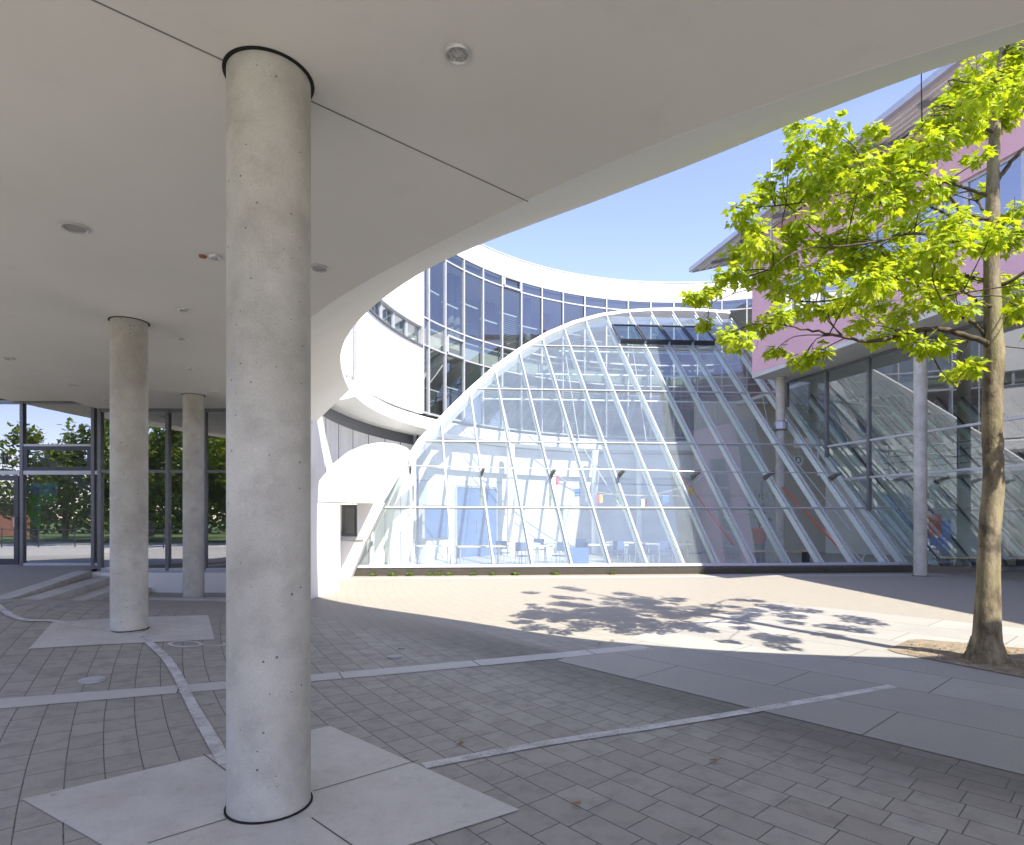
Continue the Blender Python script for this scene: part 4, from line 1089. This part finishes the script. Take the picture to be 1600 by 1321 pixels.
for k in range(9):
    n_ = .25+.3*k
    MB().prism([rf(.02,n_,n_*sl_-.035),rf(RL,n_,n_*sl_-.035),rf(RL,n_+.08,n_*sl_-.012),rf(.02,n_+.08,n_*sl_-.012)],[rf(.02,n_,n_*sl_-.002),rf(RL,n_,n_*sl_-.002),rf(RL,n_+.08,n_*sl_+.02),rf(.02,n_+.08,n_*sl_+.02)]).build('eaves_batten', M['white'], pk)
for k in range(7):
    t_ = .9+1.9*k
    MB().bar(rf(t_,.3,.3*sl_-.10), rf(t_,2.0,2.0*sl_-.10), .09, .12).build('eaves_bracket', M['galv'], pk)
pp0, pp1 = P(1205, 375, 20.5), P(1206, 250, 20.5)
single('lightning_rod', MB().tube([V(pp0.x,pp0.y,9.0), V(pp0.x,pp0.y,pp1.z)], .035, 10).tube([V(pp0.x+.05,pp0.y,10.2),V(pp0.x+.9,pp0.y+.2,10.25)], .02, 6), M['alul'], 'thin pale metal mast rising in front of the pink building eaves', 'mast', smooth=40)
# pillars
def pillar(X, Y, r, label, collar=False):
    t = thing('round_pillar', label, 'pillar', V(X,Y,0))
    MB().lathe(V(X,Y,0), [(r,0),(r,ZS-.1)], 36).build('shaft', M['column'], t, smooth=40)
    MB().lathe(V(X,Y,0), [(r+.04,0),(r+.04,.012),(r+.002,.012)], 30).build('base_ring', M['dark'], t, smooth=40)
    if collar:
        zc_ = Z0+(Y-baseY(X+.187*4))*TANS
        MB().lathe(V(X,Y,zc_), [(r+.02,-.22),(r+.10,-.16),(r+.10,.10),(r+.02,.14)], 30).build('collar', M['galv'], t, smooth=40)
pillar(xat(1438,17.1), 17.1, .165, 'tall grey round pillar standing on the paving before lobby glass')
pillar(10.02, 22.7, .165, 'round pillar that pierces the sloping glass under pink building corner', True)
# lobby glazing
LD = PD; LP = V(11.98, 18.3, 0)
def lob(Y, z): return V(LP.x+.2715*(LP.y-Y), Y, z)
def lobpx(px): return (LP.x+.2715*LP.y)/((px-CX)/F+.2715)
lg = thing('lobby_glazing', 'upright lobby glazing with dark posts under the pink building', 'glass wall', lob(17,0))
YS = [23.4, lobpx(1292), lobpx(1358), 17.9, lobpx(1543), 14.4, 12.4]
ZLV = [.15, 2.95, 4.15, ZS-.17]
def domeu(Y):                                # height of sloping glass on the lobby plane
    p = lob(Y, 0); u = 0
    for _ in range(20):
        a = p.x+.187*u/TANS; u = max(0, (Y-baseY(a))*TANS)
    return Z0+u
for i, y in enumerate(YS):
    zb_ = max(.02, domeu(y)+.1)
    if zb_ < ZS-.3: frame_bar(lob(y,zb_), lob(y,ZS-.17), .09, .12, lg, 'post', M['alu'], up=PN)
for i in range(len(YS)-1):
    y0, y1 = YS[i], YS[i+1]
    for z in ZLV:
        if domeu((y0+y1)/2) < z+.3 or z > 6:
            yy0 = y0
            while domeu(yy0) > z and yy0 > y1: yy0 -= .05
            if yy0-.06 > y1+.1: frame_bar(lob(yy0-.06,z-(.04 if z>6 else 0)), lob(y1+.06,z-(.04 if z>6 else 0)), .09, .07, lg, 'rail', M['cap'] if z < 6 else M['alu'])
    N_ = 6; ys_ = [y0+(y1-y0)*k/N_ for k in range(N_+1)]
    pts = [lob(y, min(ZS-.17, max(.15, domeu(y)+.05))) for y in ys_]+[lob(y1, ZS-.17), lob(y0, ZS-.17)]
    pane(pts, lg, glass_l if 'glass_l' in globals() else globals().setdefault('glass_l', glass('lobby_glass', .16, (.80,.87,.87), amp=.6)))
bal = thing('balustrade', 'grey horizontal rail balustrade behind the lobby glass', 'balustrade', lob(18.5,2.95))
def lobi(Y, z, d=.45): return lob(Y, z)-PN*d
for z in (3.18,3.38,3.58,3.78): MB().tube([lobi(YS[2]-.1,z), lobi(13.,z)], .018, 6).build('rail', M['alu'], bal)
for y in (19.4,18.4,17.2,16,14.8): MB().bar(lobi(y,2.96), lobi(y,4.0), .05, .05).build('post', M['alu'], bal)
MB().bar(lobi(19.6,2.9,1.2), lobi(13,2.9,1.2), 1.6, .10).build('gallery_slab', M['dimw'], bal)
MB().box(8.5,30,28.2,28.4,0,ZS).build('back_wall', M['dimw'], pk)
pbox(-6, -.002, -2.7, -16, ZS-.16, ZS-.01).build('link_roof', M['soffit'], pk)
pbox(.0, PLEN, -9.002, -16, ZS-.16, ZS).build('soffit', M['soffit'], pk)
MB().box(24.5,24.7,8,28.2,0,ZS).build('side_wall', M['dimw'], pk)
# unseen wing added beyond the right edge, shaped to shade the paving
wg = thing('shade_wing', 'unseen flat roofed wing added beyond the right edge to shade the paving', 'building', V(15,6,0))
MB().prism([V(11.0,11.6,7.0),V(11.3,-1,7.0),V(21,-1,7.0),V(21,11.6,7.0)],[V(11.0,11.6,7.4),V(11.3,-1,7.4),V(21,-1,7.4),V(21,11.6,7.4)]).build('roof', M['offwhite'], wg)
MB().prism([V(14.1,11,0),V(14.5,-1,0),V(14.8,-1,0),V(14.4,11,0)],[V(14.1,11,7),V(14.5,-1,7),V(14.8,-1,7),V(14.4,11,7)]).build('wall', M['offwhite'], wg)

# ------------------------------------------------------------------ the maple
TY = 6.70
tree = thing('maple_tree', 'young maple with bright yellow green leaves and mottled trunk', 'tree', V(xat(1541,TY), TY, 0))
def TP(px, py, y=TY): return P(px, py, y)
tr_px = [(1541,1046,38),(1541,1034,33),(1541,1015,27.5),(1542,985,23.5),(1545,900,19),(1547,830,17.5),(1551,770,18.5),(1552,735,17),(1551,690,17.5),(1551,640,16.8),(1552,600,16),(1553,555,17.5),(1553,520,15.5),(1551,470,14),(1550,400,13),(1550,340,12),(1552,280,10.5),(1554,200,9),(1560,120,7),(1572,40,5.5),(1580,-60,4),(1585,-150,2.5)]
pts = smoothline([TP(p[0]+random.uniform(-1,1), p[1]) for p in tr_px], 3); rad = []
for i in range(len(tr_px)-1):
    for k in range(3): rad.append((tr_px[i][2]*(1-k/3)+tr_px[i+1][2]*k/3)/F*TY)
rad.append(tr_px[-1][2]/F*TY)
rad = [r*.80*(1+random.uniform(-.03,.03)) for r in rad]
mbt = MB().tube(pts, rad, 20)
for k in range(6):                          # root flare
    a = k*PI/3+.4; c0 = tree.location
    mbt.tube([c0+V(.08*math.cos(a),.08*math.sin(a),.28), c0+V(.14*math.cos(a),.14*math.sin(a),.10), c0+V(.23*math.cos(a),.23*math.sin(a),.0)], [.06,.05,.02], 8)
mbt.build('trunk', M['bark'], tree, smooth=70)
limbs = []   # (points, r0, r1)
def limb(pix, dys, r0, r1):
    p = smoothline([TP(a, b, TY+d) for (a, b), d in zip(pix, dys)], 5)
    p = [q+V(random.gauss(0,.006),random.gauss(0,.006),random.gauss(0,.006)) for q in p]
    limbs.append((p, r0, r1))
limb([(1551,545),(1532,533),(1483,517),(1434,516),(1396,528),(1351,533),(1305,524),(1262,516),(1215,505)], [0,-.03,-.12,-.25,-.4,-.5,-.55,-.6,-.6], .038, .007)
limb([(1552,540),(1539,523),(1518,502),(1476,481),(1448,460),(1425,440),(1400,415),(1370,395)], [0,.02,.1,.25,.4,.5,.6,.7], .036, .007)
limb([(1446,517),(1445,530),(1459,561),(1480,592),(1500,600)], [-.22,-.25,-.35,-.45,-.5], .016, .004)
limb([(1551,345),(1502,329),(1474,297),(1432,264),(1395,270),(1340,300)], [0,-.1,-.25,-.4,-.5,-.55], .024, .005)
limb([(1552,292),(1572,262),(1597,236),(1640,190),(1680,130)], [0,-.06,-.15,-.3,-.4], .032, .008)
limb([(1551,440),(1500,432),(1440,440),(1370,450),(1310,468),(1250,470),(1190,450),(1120,470)], [0,.2,.4,.55,.7,.75,.8,.8], .024, .005)
limb([(1551,400),(1500,380),(1430,365),(1360,380),(1310,385),(1255,390),(1200,420)], [0,-.2,-.5,-.7,-.8,-.9,-.95], .022, .005)
limb([(1550,380),(1470,330),(1380,290),(1300,250),(1240,230)], [0,.3,.6,.8,.9], .02, .005)
limb([(1551,310),(1450,280),(1330,300),(1230,320),(1150,325)], [0,.1,.0,-.2,-.3], .02, .004)
limb([(1553,210),(1520,190),(1480,170),(1440,190)], [0,-.2,-.4,-.5], .018, .004)
limb([(1556,150),(1520,130),(1480,125)], [0,.3,.5], .014, .004)
limb([(1552,515),(1600,470),(1660,420),(1740,380)], [0,.1,.2,.3], .032, .008)
limb([(1552,450),(1610,420),(1680,330),(1760,280)], [0,-.2,-.4,-.5], .026, .007)
limb([(1552,360),(1620,350),(1700,240),(1800,200)], [0,.3,.6,.8], .024, .006)
limb([(1551,480),(1530,470),(1500,455),(1470,470)], [0,-.3,-.7,-1.0], .022, .006)
limb([(1551,420),(1560,400),(1590,370),(1640,380)], [0,.5,1.0,1.4], .022, .006)
limb([(1551,350),(1530,320),(1510,300),(1480,310)], [0,.5,1.0,1.5], .02, .006)
limb([(1565,90),(1600,20),(1650,-60)], [0,-.3,-.5], .02, .006)
limb([(1572,40),(1540,-20),(1480,-60)], [0,.3,.5], .018, .005)
zc_ = lambda x, y, r: (1050+x/2.358, 60+y/2.358, r/2.358)
Z6 = [(490,370,70),(590,400,80),(540,490,90),(640,480,80),(380,560,70),(260,640,60),(350,530,40),(310,600,50),(460,580,50),(700,500,70),(780,440,60),(860,470,90),(950,400,90),(1000,300,80),(1050,180,60),(1130,120,80),(1220,80,90),(1280,50,60),(1270,200,90),(1170,230,80),(1060,260,90),(1110,330,60),(1230,290,60),(920,560,90),(840,540,80),(1000,560,50),
 (330,760,70),(250,800,70),(420,800,90),(330,870,80),(220,870,50),(120,950,50),(80,950,40),(160,920,50),(130,1050,38),(520,880,90),(430,920,80),(600,830,90),(560,740,60),(680,800,90),(760,800,100),(720,900,90),(820,870,100),(900,780,100),(860,680,80),(700,680,70),(640,620,60),(960,870,90),(1000,780,90),(1080,720,90),(1170,740,80),(1240,760,60),(1010,680,70),(780,620,60),(250,1110,60),(200,1090,40),(330,1060,50),(390,1020,60),(480,1000,60),(560,1000,60),(640,980,60),(480,1180,50),(540,1160,50),(380,1150,40),(700,1050,60),(770,990,60),(850,1020,70),(930,950,80),(1000,930,80),(1060,900,60),(1060,1000,60),(930,1130,60),(1000,1140,40),(1090,1220,40),(1030,1240,35),(1120,1200,30),(760,1100,50),(850,1100,40),(1270,640,50),(1270,720,40),(1240,900,60),(1270,960,60),(1280,1000,40),(1200,920,50),(1240,1030,40),(1150,560,25),(740,330,25),(770,350,20),(1180,150,80),(1250,150,80),(1210,300,60),(1150,200,70),(1240,230,70),(1130,440,35),(450,320,40),(600,330,50),(660,410,60),(430,450,40),(520,440,60),(720,560,60),(580,650,55),(480,670,50),(640,740,60),(450,720,50),(870,390,50),(300,690,45),(560,560,60)]
clumps = []
for x, y, r in Z6:
    px, py, rp = zc_(x, y, r)
    dx = abs(px-1550)
    dy = max(-1.1, min(1.1, random.gauss(-.15, .5)))
    clumps.append((TP(px, py, TY+dy), rp/F*TY*1.02))
for k in range(95):                          # rest of the crown: right of the frame, above the canopy edge, and behind
    a = random.uniform(0, 2*PI); q = V(math.cos(a), math.sin(a), 0); rr = math.sqrt(random.random())*2.4
    c = V(5.35,TY,0)+q*rr; z = random.uniform(3.2, 9.0)-(.25*rr)
    px = CX+c.x/c.y*F; py = HY-(z-CH)/c.y*F
    lim = 25+ (c.x-2)*.265*950/c.y
    if px < 1620 and py > 40: continue
    if math.hypot(rr/2.5, (z-5.8)/3.6) > 1: continue
    clumps.append((V(c.x, c.y, z), random.uniform(.16,.30)))
lp = [(p, i, k) for i, (pp, r0, r1) in enumerate(limbs) for k, p in enumerate(pp)]
twigs = []
for c, r in clumps:
    best = min(lp, key=lambda t: (t[0]-c).length+(.25 if t[0].z > c.z+.2 else 0))
    s = best[0]; m1 = s.lerp(c, .5)+V(random.gauss(0,.05),random.gauss(0,.05),random.uniform(-.02,.10)); twigs.append(([s, m1, c], .007, .003))
    for _ in range(3):
        e = c+V(random.gauss(0,1),random.gauss(0,1),random.gauss(0,.8)).normalized()*r*random.uniform(.7,1.15); f_ = m1.lerp(c, random.uniform(.2,.9))
        twigs.append(([f_, f_.lerp(e,.5)+V(0,0,.02), e], .0035, .0015))
for p, r0, r1 in limbs:
    MB().tube(p, [r0+(r1-r0)*(i/(len(p)-1))**.8 for i in range(len(p))], 8)  .build('branch', M['limb'], tree, smooth=70)
tm = MB()
for p, r0, r1 in twigs: tm.tube(smoothline(p, 3), [r0+(r1-r0)*i/6 for i in range(7)], 5)
half = [(0,-.02),(.10,-.10),(.30,-.06),(.24,.06),(.52,.12),(.40,.24),(.58,.50),(.36,.44),(.30,.56),(.20,.50),(.16,.72),(.07,.84),(0,1.02)]
def add_leaf(mb, base, d, nrm, size, fold):
    d = d.normalized(); nrm = (nrm-d*nrm.dot(d)).normalized(); s = d.cross(nrm)
    i0 = len(mb.v)
    for sg in (1, -1):
        idx = []
        for x, y in half:
            xx = x*sg
            bend = -.18*y*y-fold*abs(x)
            mb.v.append(base+(s*xx+d*y+nrm*bend)*size); idx.append(len(mb.v)-1)
        mb.f.append(tuple(idx if sg > 0 else idx[::-1]))
lm = MB(); lm.nofix = True; cnt = 0
for c, r in clumps:
    r *= .90; nl = int(36+ (r/.2)**2*92)
    for k in range(nl):
        v = V(random.gauss(0,1),random.gauss(0,1),random.gauss(0,.8)); v = v.normalized()*r*random.random()**.45
        v.z *= .75; v.y *= 1.3
        d = (v*1.2+V(random.gauss(0,.5)*r,random.gauss(0,.5)*r,-.55*r)).normalized()
        nn = V(random.gauss(0,.5)+.15, random.gauss(0,.5)-.25, 1.0)
        add_leaf(lm, c+v, d, nn, random.choice((.035,.05,.065,.08,.092))*random.uniform(.85,1.15), random.uniform(-.1,.5)); cnt += 1
print('leaves', cnt)
nlf = len(lm.f); lm.add(tm.v, tm.f)
crown = lm.build('crown', M['leaf'], tree); crown.data.materials.append(M['limb'])
for p in crown.data.polygons:
    if p.index >= nlf: p.material_index = 1; p.use_smooth = True

# ------------------------------------------------------------------ weeds along the gutter, fallen leaves
wl = ['at the left end of the gutter','second from the left, a low tuft','in the tall group under the second frame','taller one in the group under the second frame','under the third glass field','under the fourth glass field','small, before the front table','under the first flag','small, under the middle flags','at the shadow edge of the gutter','first one in the shade','low, in the middle of the shade','taller, in the shaded part','last one towards the pillar']
wpx = [580,612,640,672,684,700,738,770,806,870,960,1105,1172,1300]
for px, lb in zip(wpx, wl):
    k = (px-CX)/F; X = k*17.02/(1-.073*k); c = V(X, baseY(X)-.22, .0); mb = MB(); mb.nofix = True
    for j in range(random.randint(16,40)):
        a = random.uniform(0,2*PI); r = random.uniform(0,.06); h = random.uniform(.01,.13)
        d = V(math.cos(a), math.sin(a), random.uniform(.1,1.2)).normalized(); s_ = d.cross(V(0,0,1)).normalized()*.014; q = c+V(r*math.cos(a)*1.6, r*math.sin(a)*.5, h*.5)
        mb.poly([q, q+d*.04+s_, q+d*.09, q+d*.04-s_])
    tag(mb.build('weed', M['weed']), 'green weed by the glass hall, '+lb, 'weed', 'weeds along the glass hall gutter')
for (px,py), lb in zip([(725,1165),(1120,1193),(940,1008),(955,1002),(905,1262)], ['near the painted line start','below the middle of painted line','by the shadow edge, left one','by the shadow edge, right one','in the right foreground paving']):
    g = G(px,py); mb = MB(); mb.nofix = True
    add_leaf(mb, g+V(0,0,.018), V(random.gauss(0,1),random.gauss(0,1),0), V(.1,.1,1), .06, -.3)
    tag(mb.build('fallen_leaf', M['dry']), 'small dry fallen leaf on the paving '+lb, 'leaf')

# ------------------------------------------------------------------ trees and lawn seen mirrored in the entrance glass
def far_tree(h, rx):
    t = thing('mirrored_tree', 'broad green tree beyond the lawn, mirrored in the entrance glazing', 'tree', (0,0,0), 'trees mirrored in the entrance glass')
    MB().tube([(0,0,0),(.05,0,h*.3),(0,.1,h*.75)], [.28,.2,.06], 10).build('trunk', M['bark'], t, smooth=60)
    mb = MB(); mb.nofix = True
    cl = []
    for k in range(46):
        v = V(random.gauss(0,1),random.gauss(0,1),random.gauss(0,1)).normalized()*random.random()**.4
        cl.append(V(v.x*rx, v.y*rx, h*.54+v.z*h*.44))
    for c in cl:
        for j in range(85):
            v = V(random.gauss(0,1),random.gauss(0,1),random.gauss(0,1)).normalized()*random.random()**.5*rx*.32
            e = V(random.gauss(0,1),random.gauss(0,1),random.gauss(0,1)).normalized(); s_ = e.cross(V(.3,.2,1)).normalized()*.14
            q = c+v; mb.poly([q, q+e*.18+s_, q+e*.4, q+e*.18-s_])
    mb.build('crown', M['leafd'], t); return t
t0 = far_tree(8.5, 3.1)
for i, (x, y, s) in enumerate([(-30,-17,1.15),(-22,-16,.9),(-26.5,-14.5,.95),(-33,-13,.9),(-16.5,-20,1.3),(-24.5,-19,1.15),(-36,-20,.85),(-19,-15,1.05),(-14,-18,1.1),(-42,-14,.6),(-27,-26,1.3),(-9,-22,1.2),(-34,-30,1.1)]):
    o = t0 if i == 0 else copy_tree(t0)
    o.location = (x, y, 0); o.scale = (s,s,s); o.rotation_euler = (0,0,i*1.3)
hm = MB(); hm.nofix = True
for k in range(5200):
    x = random.uniform(-75, 5); q = V(x, -38+.25*x*.2+random.uniform(-1,1), random.uniform(.1, 3.2+.8*math.sin(x*.7)))
    e = V(random.gauss(0,1),random.gauss(0,1),random.gauss(0,1)).normalized(); s_ = e.cross(V(.3,.2,1)).normalized()*.3
    hm.poly([q, q+e*.35+s_, q+e*.8, q+e*.35-s_])
single('mirrored_hedge', hm, M['leafd'], 'long green hedge behind the lawn, mirrored in the entrance glazing', 'hedge')
fe = thing('mesh_fence', 'low metal mesh fence by the lawn, mirrored in the entrance door glass', 'fence', (-27,-4,0))
for z in (.25,.6,1.0): MB().tube([(-40,-4,z),(-15,-6,z)], .018, 5).build('rail', M['frame'], fe)
for k in range(14): x = -40+25*k/13; MB().bar((x,-4-2*k/13,0),(x,-4-2*k/13,1.1),.04,.04).build('post', M['frame'], fe)
bh = thing('brick_house', 'low red brick house mirrored in the entrance door glass', 'house', (-52,-24,0))
MB().box(-60,-46,-30,-22,0,3).build('wall', M['brick'], bh); MB().box(-60.5,-45.5,-30.5,-21.5,3,3.3).build('roof', M['alul'], bh)
